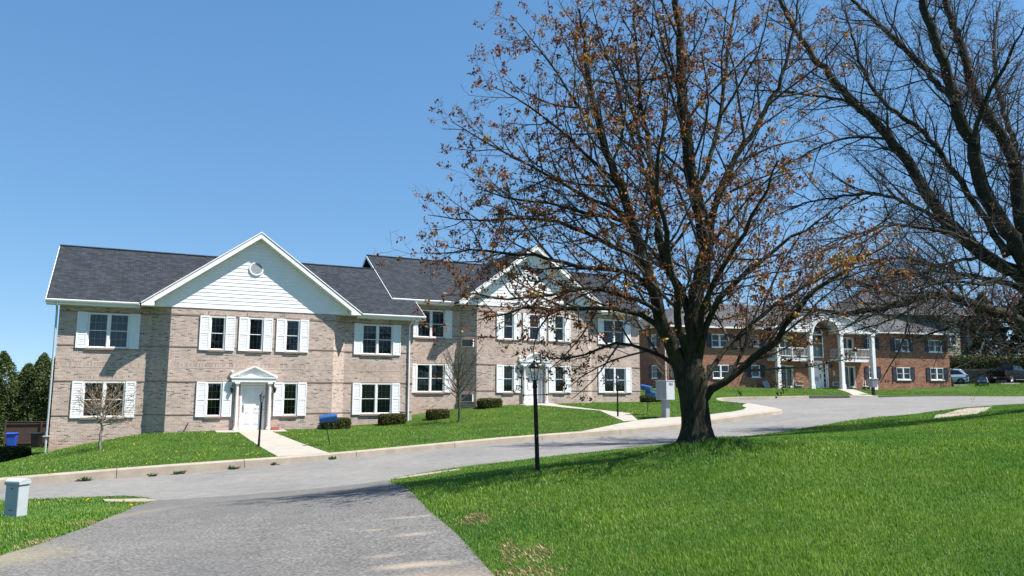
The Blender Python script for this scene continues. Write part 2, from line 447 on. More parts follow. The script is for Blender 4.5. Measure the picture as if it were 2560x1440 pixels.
def bark_mat(name, stops, scale=5.0, zs=0.25, bump=0.7):
    m, nt, b = new_mat(name)
    tc = nd(nt, 'ShaderNodeTexCoord')
    mp = nd(nt, 'ShaderNodeMapping'); mp.inputs['Scale'].default_value = (1, 1, zs); nt.links.new(tc.outputs['Object'], mp.inputs[0])
    n1 = noise(nt, scale * 4, 6, mp.outputs[0], 0.65); n2 = noise(nt, scale * 0.35, 4, tc.outputs['Object'])
    r1 = ramp(nt, stops); nt.links.new(n1.outputs[0], r1.inputs[0])
    r2 = ramp(nt, [(0.35, (0.8, 0.8, 0.8)), (0.62, (1.15, 1.2, 0.95))]); nt.links.new(n2.outputs[0], r2.inputs[0])
    c = mixc(nt, 1.0, r1.outputs[0], r2.outputs[0], 'MULTIPLY')
    nt.links.new(c, b.inputs['Base Color']); b.inputs['Roughness'].default_value = 0.95; b.inputs['Specular IOR Level'].default_value = 0.142
    bp = nd(nt, 'ShaderNodeBump'); bp.inputs['Strength'].default_value = bump; bp.inputs['Distance'].default_value = 0.05
    nt.links.new(n1.outputs[0], bp.inputs['Height']); nt.links.new(bp.outputs[0], b.inputs['Normal'])
    return m
M_bark = bark_mat("maple bark", [(0.3, (0.016, 0.014, 0.011)), (0.55, (0.042, 0.038, 0.028)), (0.75, (0.082, 0.076, 0.054))])
M_bark2 = bark_mat("dark bark", [(0.3, (0.018, 0.017, 0.014)), (0.6, (0.044, 0.042, 0.035)), (0.8, (0.085, 0.082, 0.066))], 7.0)
M_twig = simple("twig bark", (0.075, 0.065, 0.055), 0.9, 0.3, 8.0, spec=0.2)
M_twig2 = simple("bare twig bark", (0.060, 0.055, 0.048), 0.9, 0.35, 6.0, spec=0.2)
M_twigpale = simple("pale twig bark", (0.20, 0.17, 0.14), 0.9, 0.3, 8.0, spec=0.2)

def glass_mat():
    m, nt, b = new_mat("window glass")
    fr = nd(nt, 'ShaderNodeFresnel'); fr.inputs[0].default_value = 1.62
    tr = nd(nt, 'ShaderNodeBsdfTransparent'); tr.inputs[0].default_value = (0.55, 0.60, 0.60, 1)
    gl = nd(nt, 'ShaderNodeBsdfGlossy'); gl.inputs['Roughness'].default_value = 0.02
    tc = nd(nt, 'ShaderNodeTexCoord'); n = noise(nt, 1.3, 2, tc.outputs['Object'])
    bp = nd(nt, 'ShaderNodeBump'); bp.inputs['Strength'].default_value = 0.05; bp.inputs['Distance'].default_value = 0.05
    nt.links.new(n.outputs[0], bp.inputs['Height']); nt.links.new(bp.outputs[0], gl.inputs['Normal'])
    mx = nd(nt, 'ShaderNodeMixShader'); nt.links.new(fr.outputs[0], mx.inputs[0])
    nt.links.new(tr.outputs[0], mx.inputs[1]); nt.links.new(gl.outputs[0], mx.inputs[2])
    nt.links.new(mx.outputs[0], nt.nodes['Material Output'].inputs[0])
    return m
M_glass = glass_mat()
M_room = simple("dark room", (0.02, 0.02, 0.022), 0.9, 0.2, 2.0)
M_curt = simple("grey green curtain", (0.19, 0.20, 0.19), 0.9, 0.25, 3.0)
M_curt2 = simple("pale curtain", (0.22, 0.23, 0.26), 0.9, 0.2, 3.0)
M_blind = simple("dark blind", (0.045, 0.05, 0.055), 0.9, 0.25, 3.0)
# ------------------------------------------------------------------ terrain heights
def Kp(t, n=0.0): return (-7.61 + .891 * t - .454 * n, 28.36 + .454 * t + .891 * n)
def kz(t): return float(np.interp(t, [-40, -22, -9.6, -4, 0, 8, 17.5, 23.8], [-2.7, -1.9, -1.36, -1.10, -.98, -.55, -.12, .42]))
BO = (-13.244, 39.412); BD = (0.8908, 0.4545); BN = (-0.4545, 0.8908); BTH = R(90 - 62.969)
ZD = -0.39
def bw(u, n, z): return (BO[0] + u * BD[0] + n * BN[0], BO[1] + u * BD[1] + n * BN[1], ZD + z)
HRP = [(0, 0, 0), (-1, 8, -.30), (-3.2, 9, -.42), (.5, 14.8, .05), (2.2, 9, 0.0), (-8, 12.6, -.50), (-5, 5, -.15), (5.7, 24, -.02), (3.78, 15.5, .50), (2.2, 15.8, .22), (3.6, 19, .22), (7.2, 17, .62), (12, 18, .75), (20, 28, 1.05), (10, 10, .42), (6, 5, .2), (0, -10, .0),
       (18.5, 34.9, .56), (26, 38.8, .95), (16, 31, .55), (14.3, 45, .72), (14.5, 50, .80), (15, 54, .92), (26.6, 57.8, 1.10), (32, 59.5, 1.22), (40.7, 60.6, 1.22), (45, 45, 1.45), (30, 30, 1.5),
       (24, 50, 1.0), (19, 46, .82), (38, 72, 2.0), (44, 80, 2.35), (30, 74, 1.6), (-12, 5, -.35), (-20, 10, -.9), (60, 60, 1.9), (60, 85, 2.5), (10, 60, .8)]
for t in (-22, -9.6, 0, 8, 17.5, 23.8):
    HRP.append((*Kp(t), kz(t)))
    if t > 1: HRP.append((*Kp(t, -5.4), kz(t) + .03))
HRP += [(-14.2, 19.0, -1.18), (-25, 14, -1.5), (-4.8, 22.8, -1.08), (-9.3, 20.6, -1.28)]
for u, n, z in ((-8.9, .8, -.86), (0, 0, 0), (8.6, .8, .31), (17.4, 1.85, 1.2), (26.3, 2.66, 1.29), (0, 12, 0.3), (18, 14, 1.3)):
    HRP.append(bw(u, n, z - .35))
HRP += [(-29, 55, -2.8), (-30, 42, -2.5), (-45, 65, -3.2), (-45, 35, -2.9)]
HLP = []
for t in (-22, -9.6, 0, 8, 17.5, 23): HLP.append((*Kp(t, .2), kz(t) + .22))
for u, n, z in ((-8.9, .8, -.86), (-4.86, .8, -.09), (0, 0, 0), (4.5, .3, .05), (8.6, .8, .31), (13.3, 1.9, 1.0), (17.4, 1.85, 1.2), (26.3, 2.66, 1.29), (0, 12, 0.2), (18, 14, 1.3), (-9, 12, -1.6)): HLP.append(bw(u, n, z))
HLP += [(-22.8, 35.2, -1.62), (-24.8, 37, -2.0), (-22.1, 33, -1.62), (-26, 40, -2.1), (-35, 55, -2.45), (14.2, 45, .86), (14.3, 50, .95), (14.8, 54.4, 1.05), (20, 55.9, 1.12), (26.6, 58.0, 1.2), (32, 59.8, 1.24), (40.7, 60.9, 1.22), (60, 63, 1.9),
        (12.7, 63.3, 1.9), (27, 68, 1.92), (41.5, 72.7, 1.95), (10, 70, 1.9), (38, 84, 2.1), (46, 77.5, 2.35), (50, 80, 2.43), (47, 78, 2.4), (60, 85, 2.7), (44, 71, 2.06),
        (-29, 55, -2.35), (-30, 41, -2.15), (-34, 40, -2.2), (-45, 65, -3), (-45, 35, -2.6), (-25, 62, -2.2), (0, 75, 0)]
class TPS:
    def __init__(s, P, lam=.02):
        P = np.array(P, float); s.x = P[:, :2]; n = len(P)
        A = np.zeros((n + 3, n + 3)); A[:n, :n] = s.k(s.x, s.x) + lam * np.eye(n); A[:n, n] = 1; A[:n, n + 1:] = s.x; A[n, :n] = 1; A[n + 1:, :n] = s.x.T
        b = np.zeros(n + 3); b[:n] = P[:, 2]; s.w = np.linalg.solve(A, b)
    def k(s, a, b):
        r2 = ((a[:, None] - b[None]) ** 2).sum(-1); return .5 * r2 * np.log(r2 + 1e-9)
    def __call__(s, x, y):
        p = np.stack([np.ravel(x), np.ravel(y)], 1).astype(float); n = len(s.x)
        out = np.empty(len(p))
        for i in range(0, len(p), 20000):
            q = p[i:i + 20000]; out[i:i + 20000] = s.k(q, s.x) @ s.w[:n] + s.w[n] + q @ s.w[n + 1:]
        return out.reshape(np.shape(x))
_HR = TPS(HRP); _HL = TPS(HLP)
def HR(x, y):
    x = np.clip(np.asarray(x, float), -60, 75); y = np.clip(np.asarray(y, float), -15, 100)
    return _HR(x, y) + .12 * np.exp(-((x - 3.78) ** 2 + (y - 15.5) ** 2) / 1.0)
def HL(x, y):
    return _HL(np.clip(np.asarray(x, float), -60, 75), np.clip(np.asarray(y, float), -15, 100))
def hr(x, y): return float(HR(np.array([x]), np.array([y]))[0])
def hl(x, y): return float(HL(np.array([x]), np.array([y]))[0])

def densify(path, step=0.6):
    out = []
    for a, b in zip(path[:-1], path[1:]):
        d = math.dist(a, b); n = max(1, int(d / step))
        out += [(a[0] + (b[0] - a[0]) * i / n, a[1] + (b[1] - a[1]) * i / n) for i in range(n)]
    out.append(tuple(path[-1])); return out
def smooth_path(p, it=2):
    p = [tuple(q) for q in p]
    for _ in range(it):
        q = [p[0]]
        for a, b in zip(p[:-1], p[1:]):
            q += [(a[0] * .75 + b[0] * .25, a[1] * .75 + b[1] * .25), (a[0] * .25 + b[0] * .75, a[1] * .25 + b[1] * .75)]
        q.append(p[-1]); p = q
    return p
def inside(poly, x, y):
    poly = np.asarray(poly); r = np.zeros(np.shape(x), bool)
    xj, yj = poly[-1]
    for xi, yi in poly:
        c = ((yi > y) != (yj > y)) & (x < (xj - xi) * (y - yi) / (yj - yi + 1e-12) + xi)
        r ^= c; xj, yj = xi, yi
    return r
def sheet(name, poly, H, dz, mat, step=1.0, skirt=0.0, parent=None):
    """draped polygon sheet"""
    b = densify(poly + [poly[0]], step)[:-1]
    B = np.array(b); x0, y0 = B.min(0); x1, y1 = B.max(0)
    gx, gy = np.meshgrid(np.arange(x0 + step * .5, x1, step), np.arange(y0 + step * .5, y1, step))
    gx = gx.ravel(); gy = gy.ravel(); k = inside(B, gx, gy); gx, gy = gx[k], gy[k]
    if len(gx):
        keep = np.ones(len(gx), bool)
        for i in range(0, len(gx), 2000):
            d = ((gx[i:i + 2000, None] - B[None, :, 0]) ** 2 + (gy[i:i + 2000, None] - B[None, :, 1]) ** 2).min(1); keep[i:i + 2000] = d > (step * .4) ** 2
        gx, gy = gx[keep], gy[keep]
    vs = [Vector(p) for p in b] + [Vector((a, c)) for a, c in zip(gx, gy)]
    n = len(b)
    r = delaunay_2d_cdt(vs, [(i, (i + 1) % n) for i in range(n)], [], 1, 1e-4)
    V2 = np.array([tuple(v) for v in r[0]]); Z = H(V2[:, 0], V2[:, 1]) + dz
    V = np.column_stack([V2, Z]); F = np.array([f if True else f for f in r[2]], int)
    # orient upwards
    a = V2[F[:, 1]] - V2[F[:, 0]]; c = V2[F[:, 2]] - V2[F[:, 0]]
    flip = (a[:, 0] * c[:, 1] - a[:, 1] * c[:, 0]) < 0
    F[flip] = F[flip][:, ::-1]
    polys = [F]
    if skirt:
        be = [(i, (i + 1) % n) for i in range(n)]
        m = len(V)
        Bz = H(B[:, 0], B[:, 1]) + dz
        V = np.vstack([V, np.column_stack([B, Bz]), np.column_stack([B, Bz - skirt])])
        polys.append(np.array([(m + i, m + j, m + n + j, m + n + i) for i, j in be]))
    me = np_mesh(name, V, polys, smooth=True); me.materials.append(mat)
    return link(name, me, parent)

# ground, one sheet out to the horizon
xs = np.concatenate([[-900, -500, -250, -130, -90], np.arange(-62, 78, 1.0), [95, 130, 250, 500, 900]])
ys = np.concatenate([[-600, -300, -120, -50], np.arange(-17, 102, 1.0), [115, 140, 200, 350, 600, 1200]])
GX, GY = np.meshgrid(xs, ys)
GZ = HR(GX, GY)
nx, ny = len(xs), len(ys)
idx = np.arange(nx * ny).reshape(ny, nx)
GF = np.stack([idx[:-1, :-1], idx[:-1, 1:], idx[1:, 1:], idx[1:, :-1]], -1).reshape(-1, 4)
me = np_mesh("ground", np.column_stack([GX.ravel(), GY.ravel(), GZ.ravel()]), [GF], smooth=True); me.materials.append(M_lawn)
tag(link("ground", me), "gently sloping green lawn ground reaching the horizon", "ground", kind="structure")

# edges
KERB_MAIN = [Kp(t) for t in np.arange(-26, 22.01, 1.0)]
TIP = smooth_path([Kp(22.0), (13.0, 38.9), (14.15, 40.0), (14.25, 41.4), (14.3, 43.5)], 2)
SIDE = [(14.45, 46.2), (14.45, 50.3), (14.6, 53.5)]
PLEFT = smooth_path([(14.6, 53.5), (14.8, 55.5), (16.3, 56.4), (19.0, 57.0)], 2)
FARK = [(22.5, 58.3), (26.3, 59.3), (29, 59.6), (33.5, 60.6), (36, 61.0)]
FARR = [(41, 61.4), (75, 66)]
LOT = KERB_MAIN + TIP[1:] + SIDE + PLEFT[1:] + FARK + FARR
NEAR = smooth_path([(-3.45, 22.4), (-3.3, 23.3), (-2.2, 24.2), (-1, 24.7), (.9, 25.0), (4.3, 26.6), (9.7, 31.0), (13, 32.6), (18.8, 36), (22, 38.6), (25, 40.3), (30, 42), (45, 47), (75, 56)], 2)
DRIVE_R = smooth_path([(-3.45, 22.4), (-3.2, 20.6), (-2.41, 16.9), (-1.37, 12.3), (-.94, 10.95), (-.65, 10.0), (-.38, 8.86), (-.1, 7.6), (0.6, 4.0), (1.3, 0), (1.6, -14)], 1)
DRIVE_L = smooth_path([(-9.45, 20.8), (-8.6, 17.6), (-7.25, 15.0), (-6.42, 12.1), (-6.31, 11.1), (-6.19, 10.2), (-6.24, 9.66), (-5.5, 6), (-4.6, 0), (-4.0, -14)], 1)
NEARL = [(-9.45, 20.8), (-10.0, 21.5), (-10.81, 21.9), (-12.97, 20.7), (-14.4, 19.4), (-20, 16.4), (-33, 9.6)]
road_poly = KERB_MAIN + TIP[1:] + SIDE + PLEFT[1:] + FARK + FARR + NEAR[::-1] + NEARL
tag(sheet("road", road_poly, HR, 0.012, M_road, 1.0), "worn pale grey asphalt road with hairline cracks", "road", kind="structure")
drive_poly = DRIVE_R + DRIVE_L[::-1]
tag(sheet("driveway", drive_poly, HR, 0.016, M_drive, 0.7), "darker coarse asphalt driveway meeting the road", "driveway", kind="structure")

# raised far lots (lawn of the brick blocks)
def offset_path(path, w):
    out = []
    for i, p in enumerate(path):
        a = path[max(i - 1, 0)]; b = path[min(i + 1, len(path) - 1)]
        dx, dy = b[0] - a[0], b[1] - a[1]; l = math.hypot(dx, dy)
        out.append((p[0] - dy / l * w, p[1] + dx / l * w))
    return out
lot_front = offset_path(LOT, 0.2)
lot_poly = lot_front + [(75, 99), (-59, 99), (-59, 12)]
tag(sheet("lawn", lot_poly, HL, 0.0, M_lawn, 1.2), "raised mown lawn in front of the brick apartment blocks", "lawn", kind="structure")

# kerbs
M_kerbside = simple("weathered kerb concrete", (0.30, 0.255, 0.20), 0.95, 0.16, 2.2, bump=0.3)
def kerb(name, path, w, mat, joint=3.0, drop=None):
    path = densify(path, 0.5)
    mb = MB()
    off = offset_path(path, w); fr = offset_path(path, 0.03)
    dist = 0; ring = []
    def sect(i):
        p, f, o = path[i], fr[i], off[i]
        zb = hr(*p) - 0.15
        zt = max(hl(*o) + 0.012, hr(*p) + 0.10)
        return [(p[0], p[1], zb), (p[0], p[1], zb + 0.155), (f[0], f[1], zt - 0.035), (f[0] * .93 + o[0] * .07, f[1] * .93 + o[1] * .07, zt - 0.008), (o[0], o[1], zt), (o[0], o[1], zb)]
    run = [sect(0)]
    def flush(run):
        if len(run) < 2: return
        n = len(run[0]); vs = [q for s in run for q in s]; fs = []
        for i in range(len(run) - 1):
            for k in range(n - 1):
                fs.append((i * n + k, (i + 1) * n + k, (i + 1) * n + k + 1, i * n + k + 1))
        fs.append(tuple(range(n))); fs.append(tuple(range((len(run) - 1) * n, len(run) * n))[::-1])
        mb.add(vs, fs)
    for i in range(1, len(path)):
        s = sect(i); dist += math.dist(path[i - 1], path[i])
        if dist >= joint:
            prev = run[-1]
            g = [tuple(np.array(a) + (np.array(b) - np.array(a)) * 0.982) for a, b in zip(prev, s)]
            run.append(g); flush(run); run = [s]; dist = 0
        else: run.append(s)
    flush(run)
    return mb.build(name, mat)
ik = 42
tag(kerb("kerb", KERB_MAIN[:ik], 0.42, M_kerbside), "long weathered concrete kerb along the far side of the road", "kerb", kind="structure")
tag(kerb("kerb", KERB_MAIN[ik - 1:] + TIP[1:] + SIDE, 0.30, M_kerbside), "curved concrete kerb around the lawn tip", "kerb", kind="structure")
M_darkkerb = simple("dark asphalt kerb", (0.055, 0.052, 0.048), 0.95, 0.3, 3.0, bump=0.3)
tag(kerb("kerb", PLEFT + FARK[:1], 0.22, M_kerbside, 1.2), "rough stone kerb below the red brick building", "kerb", kind="structure")
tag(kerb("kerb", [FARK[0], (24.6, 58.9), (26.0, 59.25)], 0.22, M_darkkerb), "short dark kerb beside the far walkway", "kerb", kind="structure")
tag(kerb("kerb", [(26.0, 59.25), (28.3, 59.5)], 0.22, M_conc), "pale kerb drop at the foot of the far walkway", "kerb", kind="structure")
tag(kerb("kerb", [(28.3, 59.5), FARK[2], FARK[3], FARK[4]], 0.22, M_darkkerb), "dark asphalt kerb past the far walkway", "kerb", kind="structure")

# sidewalk at the lawn tip, walkways
back = [(5.3, 37.6), (6.17, 38.46), (7.32, 39.1), (8.5, 39.15), (10.02, 39.38), (11.41, 40.04), (12.22, 40.85), (12.79, 42.08), (12.96, 43.46), (13.6, 45.2), (14.1, 46.2)]
front = offset_path(KERB_MAIN[38:] + TIP[1:] + SIDE[:1], 0.29)
tag(sheet("sidewalk", front + back[::-1], HL, 0.018, M_conc, 0.5, 0.1), "pale concrete sidewalk curving round the lawn tip", "sidewalk", kind="structure")
def walkway(name, pts, label):
    return tag(sheet(name, pts, HL, 0.02, M_conc, 0.5, 0.12), label, "walkway", kind="structure")
def uvw(u, n): return bw(u, n, 0)[:2]
walkway("walkway", [uvw(-1.75, -.02), uvw(-1.75, -1.1), uvw(-.75, -1.15), uvw(-.8, -12.0), uvw(1.05, -12.0), uvw(.85, -1.15), uvw(1.6, -1.1), uvw(1.6, -.02)], "straight concrete walkway from the kerb to the near entrance")
walkway("walkway", [uvw(16.3, 1.83), uvw(16.3, .75), uvw(17.2, .6), (5.0, 43.9), (5.55, 38.3), (6.3, 38.6), (6.4, 42.0), uvw(18.3, .7), uvw(18.6, .8), uvw(18.6, 1.83)], "concrete walkway to the second pale brick entrance")
walkway("walkway", [(26.4, 59.6), (28.0, 59.7), (28.6, 62.5), (30.0, 67.6), (28.4, 67.2), (27.3, 62.5)], "short concrete walkway to the white columned entrance")
M_oldconc = simple("old pinkish concrete", (0.27, 0.225, 0.18), 0.95, 0.2, 2.0, bump=0.3)
def nearwalk(pts, label):
    return tag(sheet("sidewalk", pts, HR, 0.03, M_oldconc, 0.5, 0.12), label, "sidewalk", kind="structure")
nearwalk([(-3.3, 22.3), (-3.3, 22.95), (-2.6, 23.4), (-1.6, 23.7), (-1.5, 23.2), (-2.5, 22.6)], "overgrown concrete sidewalk end at the driveway corner")
nearwalk([(15.6, 28.6), (17.8, 32.4), (21.3, 37.0), (22.6, 38.3), (24.0, 38.5), (22.6, 36.6), (19.4, 31.7), (17.2, 28.6)], "concrete sidewalk piece showing between the right lawns")
nearwalk([(-10.5, 20.3), (-10.9, 20.9), (-9.9, 21.15), (-9.3, 20.7), (-9.5, 20.2)], "broken concrete slab at the left lawn corner")
tag(sheet("driveway", [(-42, 44), (-32.4, 45.2), (-30.6, 48.5), (-34, 51), (-44, 50)], HL, 0.03, M_conc, 1.0, 0.1), "pale concrete drive beyond the left hedge", "driveway", kind="structure")
MAPLE=[
 ([(3.72,15.5,0.58),(3.72,15.5,0.72),(3.71,15.5,1.04),(3.68,15.5,1.35),(3.65,15.5,1.71),(3.62,15.5,2.03),(3.62,15.5,2.31)],0.3035,0.32),
 ([(3.51,15.5,1.75),(3.32,15.46,2.31),(3.23,15.42,2.55),(3.13,15.38,2.78),(3.01,15.34,3.11),(2.91,15.3,3.51),(2.81,15.26,3.83),(2.69,15.22,4.24),(2.54,15.18,4.69),(2.41,15.14,5.13),(2.26,15.1,5.56),(2.14,15.06,5.88),(1.91,15.02,6.51),(1.71,14.98,7.26),(1.55,14.93,8.02),(1.47,14.89,8.78),(1.44,14.85,9.45)],0.1485,0.016),
 ([(3.09,15.5,2.84),(2.67,15.34,3.11),(2.38,15.18,3.17),(1.94,15.02,3.24),(1.36,14.85,3.2),(0.85,14.69,3.18),(0.25,14.53,3.2),(-0.23,14.37,3.01),(-0.67,14.21,2.92)],0.0581,0.008),
 ([(3.32,15.5,2.11),(3.06,15.58,2.32),(2.8,15.66,2.44),(2.52,15.74,2.53),(2.32,15.82,2.62),(1.92,15.9,2.51),(1.4,15.98,2.32),(1.01,16.07,2.25),(0.55,16.15,2.38)],0.0387,0.008),
 ([(2.95,15.5,3.5),(2.66,15.4,3.88),(2.27,15.31,4.04),(1.65,15.21,4.05),(1.26,15.11,4.06),(0.88,15.02,4.2),(0.45,14.92,4.29),(-0.06,14.82,4.3),(-0.63,14.73,4.38),(-1.09,14.63,4.28),(-1.7,14.53,4.25)],0.0549,0.0064),
 ([(2.86,15.5,3.83),(2.65,15.61,4.26),(2.36,15.72,4.48),(1.86,15.82,4.79),(1.33,15.93,5.03),(0.94,16.04,5.25),(0.34,16.15,5.31),(-0.35,16.25,5.31),(-1.05,16.36,5.27),(-1.86,16.47,5.47)],0.0549,0.0064),
 ([(2.62,15.5,4.7),(2.53,15.41,5.05),(2.06,15.32,5.13),(1.59,15.22,5.17),(1.13,15.13,5.29),(0.56,15.04,5.39),(-0.0,14.95,5.41),(-0.72,14.85,5.63)],0.0452,0.0064),
 ([(2.42,15.18,5.09),(2.06,15.34,5.34),(1.44,15.5,5.66),(0.8,15.66,6.08),(0.17,15.82,6.51),(-0.53,15.98,6.92),(-1.33,16.15,7.47)],0.042,0.0064),
 ([(2.22,15.18,5.72),(1.78,14.98,6.08),(1.2,14.79,6.6),(0.63,14.6,7.03),(0.07,14.4,7.37),(-0.44,14.21,7.5)],0.0387,0.0064),
 ([(1.89,14.85,6.46),(1.31,15.02,7.45),(0.91,15.18,8.21),(0.5,15.34,8.9),(0.08,15.5,9.52)],0.0323,0.0064),
 ([(2.96,15.18,3.14),(2.53,14.98,3.39),(2.03,14.77,3.49),(1.47,14.57,3.61),(0.91,14.37,3.43),(0.37,14.17,3.37),(-0.15,13.97,3.27),(-0.73,13.76,3.39),(-1.22,13.56,3.3)],0.0452,0.0064),
 ([(3.65,15.5,1.87),(3.67,15.5,2.52),(3.71,15.5,3.13),(3.84,15.5,3.7),(3.95,15.5,4.29),(3.97,15.5,4.82),(3.91,15.5,5.34),(3.81,15.5,5.74),(3.73,15.5,6.41),(3.64,15.5,7.29),(3.61,15.5,8.17),(3.59,15.5,9.07),(3.58,15.5,9.98),(3.56,15.5,11.1),(3.51,15.5,12.32)],0.1873,0.016),
 ([(3.68,15.5,2.64),(3.68,15.6,3.06),(3.6,15.69,3.48),(3.43,15.79,3.91),(3.17,15.89,4.4),(3.08,15.98,5.15),(3.05,16.08,6.06),(2.97,16.18,7.08),(2.84,16.28,8.13),(2.79,16.37,9.3),(2.79,16.47,10.8)],0.084,0.012),
 ([(3.06,16.15,5.98),(2.83,16.34,6.67),(2.52,16.53,7.66),(2.38,16.73,8.69),(2.05,16.92,9.75),(1.9,17.11,10.85)],0.0387,0.008),
 ([(3.7,15.5,1.99),(3.78,15.34,2.47),(3.9,15.18,3.02),(4.12,15.02,3.38),(4.41,14.85,3.78),(4.76,14.69,4.07),(5.19,14.53,4.44),(5.68,14.37,4.72),(6.1,14.21,5.07)],0.0775,0.008),
 ([(3.97,15.5,4.29),(4.26,15.55,5.57),(4.56,15.59,6.25),(5.23,15.64,7.23),(5.62,15.68,7.95),(5.91,15.73,8.53),(6.15,15.78,9.39),(6.35,15.82,10.35)],0.0775,0.012),
 ([(3.83,15.5,5.73),(4.2,15.69,6.48),(4.5,15.89,7.43),(4.72,16.08,8.61),(4.96,16.28,9.83),(5.24,16.47,11.1)],0.0517,0.012),
 ([(3.64,15.5,7.29),(3.43,15.28,8.08),(3.08,15.07,8.86),(2.89,14.85,9.81)],0.0387,0.008),
 ([(3.82,15.5,1.43),(3.93,15.37,1.62),(4.21,15.24,1.79),(4.74,15.11,2.2),(4.98,14.98,2.43),(5.22,14.85,2.7),(5.43,14.73,3.02),(5.62,14.6,3.34),(6.14,14.47,3.8),(6.63,14.34,4.09),(7.2,14.21,4.38)],0.084,0.0096),
 ([(3.81,15.5,1.71),(4.12,15.62,2.16),(4.47,15.74,2.56),(4.83,15.86,2.86),(5.3,15.98,3.25),(5.69,16.11,3.49),(6.36,16.23,3.94),(7.12,16.35,4.35),(7.9,16.47,4.73)],0.0581,0.008),
 ([(4.27,15.31,1.83),(4.56,15.39,2.22),(4.74,15.48,2.5),(4.84,15.56,2.77),(4.94,15.65,3.06),(5.15,15.74,3.4),(5.44,15.82,3.75)],0.0387,0.008),
 ([(3.61,15.5,2.23),(3.29,14.92,2.83),(3.11,14.34,3.55),(2.79,13.76,4.36),(2.55,13.18,5.32),(2.6,12.59,6.22)],0.084,0.012),
 ([(3.69,15.5,2.4),(4.03,16.31,3.12),(4.62,17.11,4.11),(5.46,17.92,5.39),(6.06,18.73,6.9)],0.0775,0.012),
 ([(3.67,15.5,2.48),(3.63,16.31,3.99),(2.92,17.11,5.03),(2.12,17.92,6.37),(1.41,18.73,7.41)],0.0646,0.0096),
 ([(3.68,15.5,2.4),(3.75,14.77,3.45),(4.11,14.05,4.11),(4.44,13.32,5.0),(4.56,12.59,5.51)],0.0646,0.0096)]
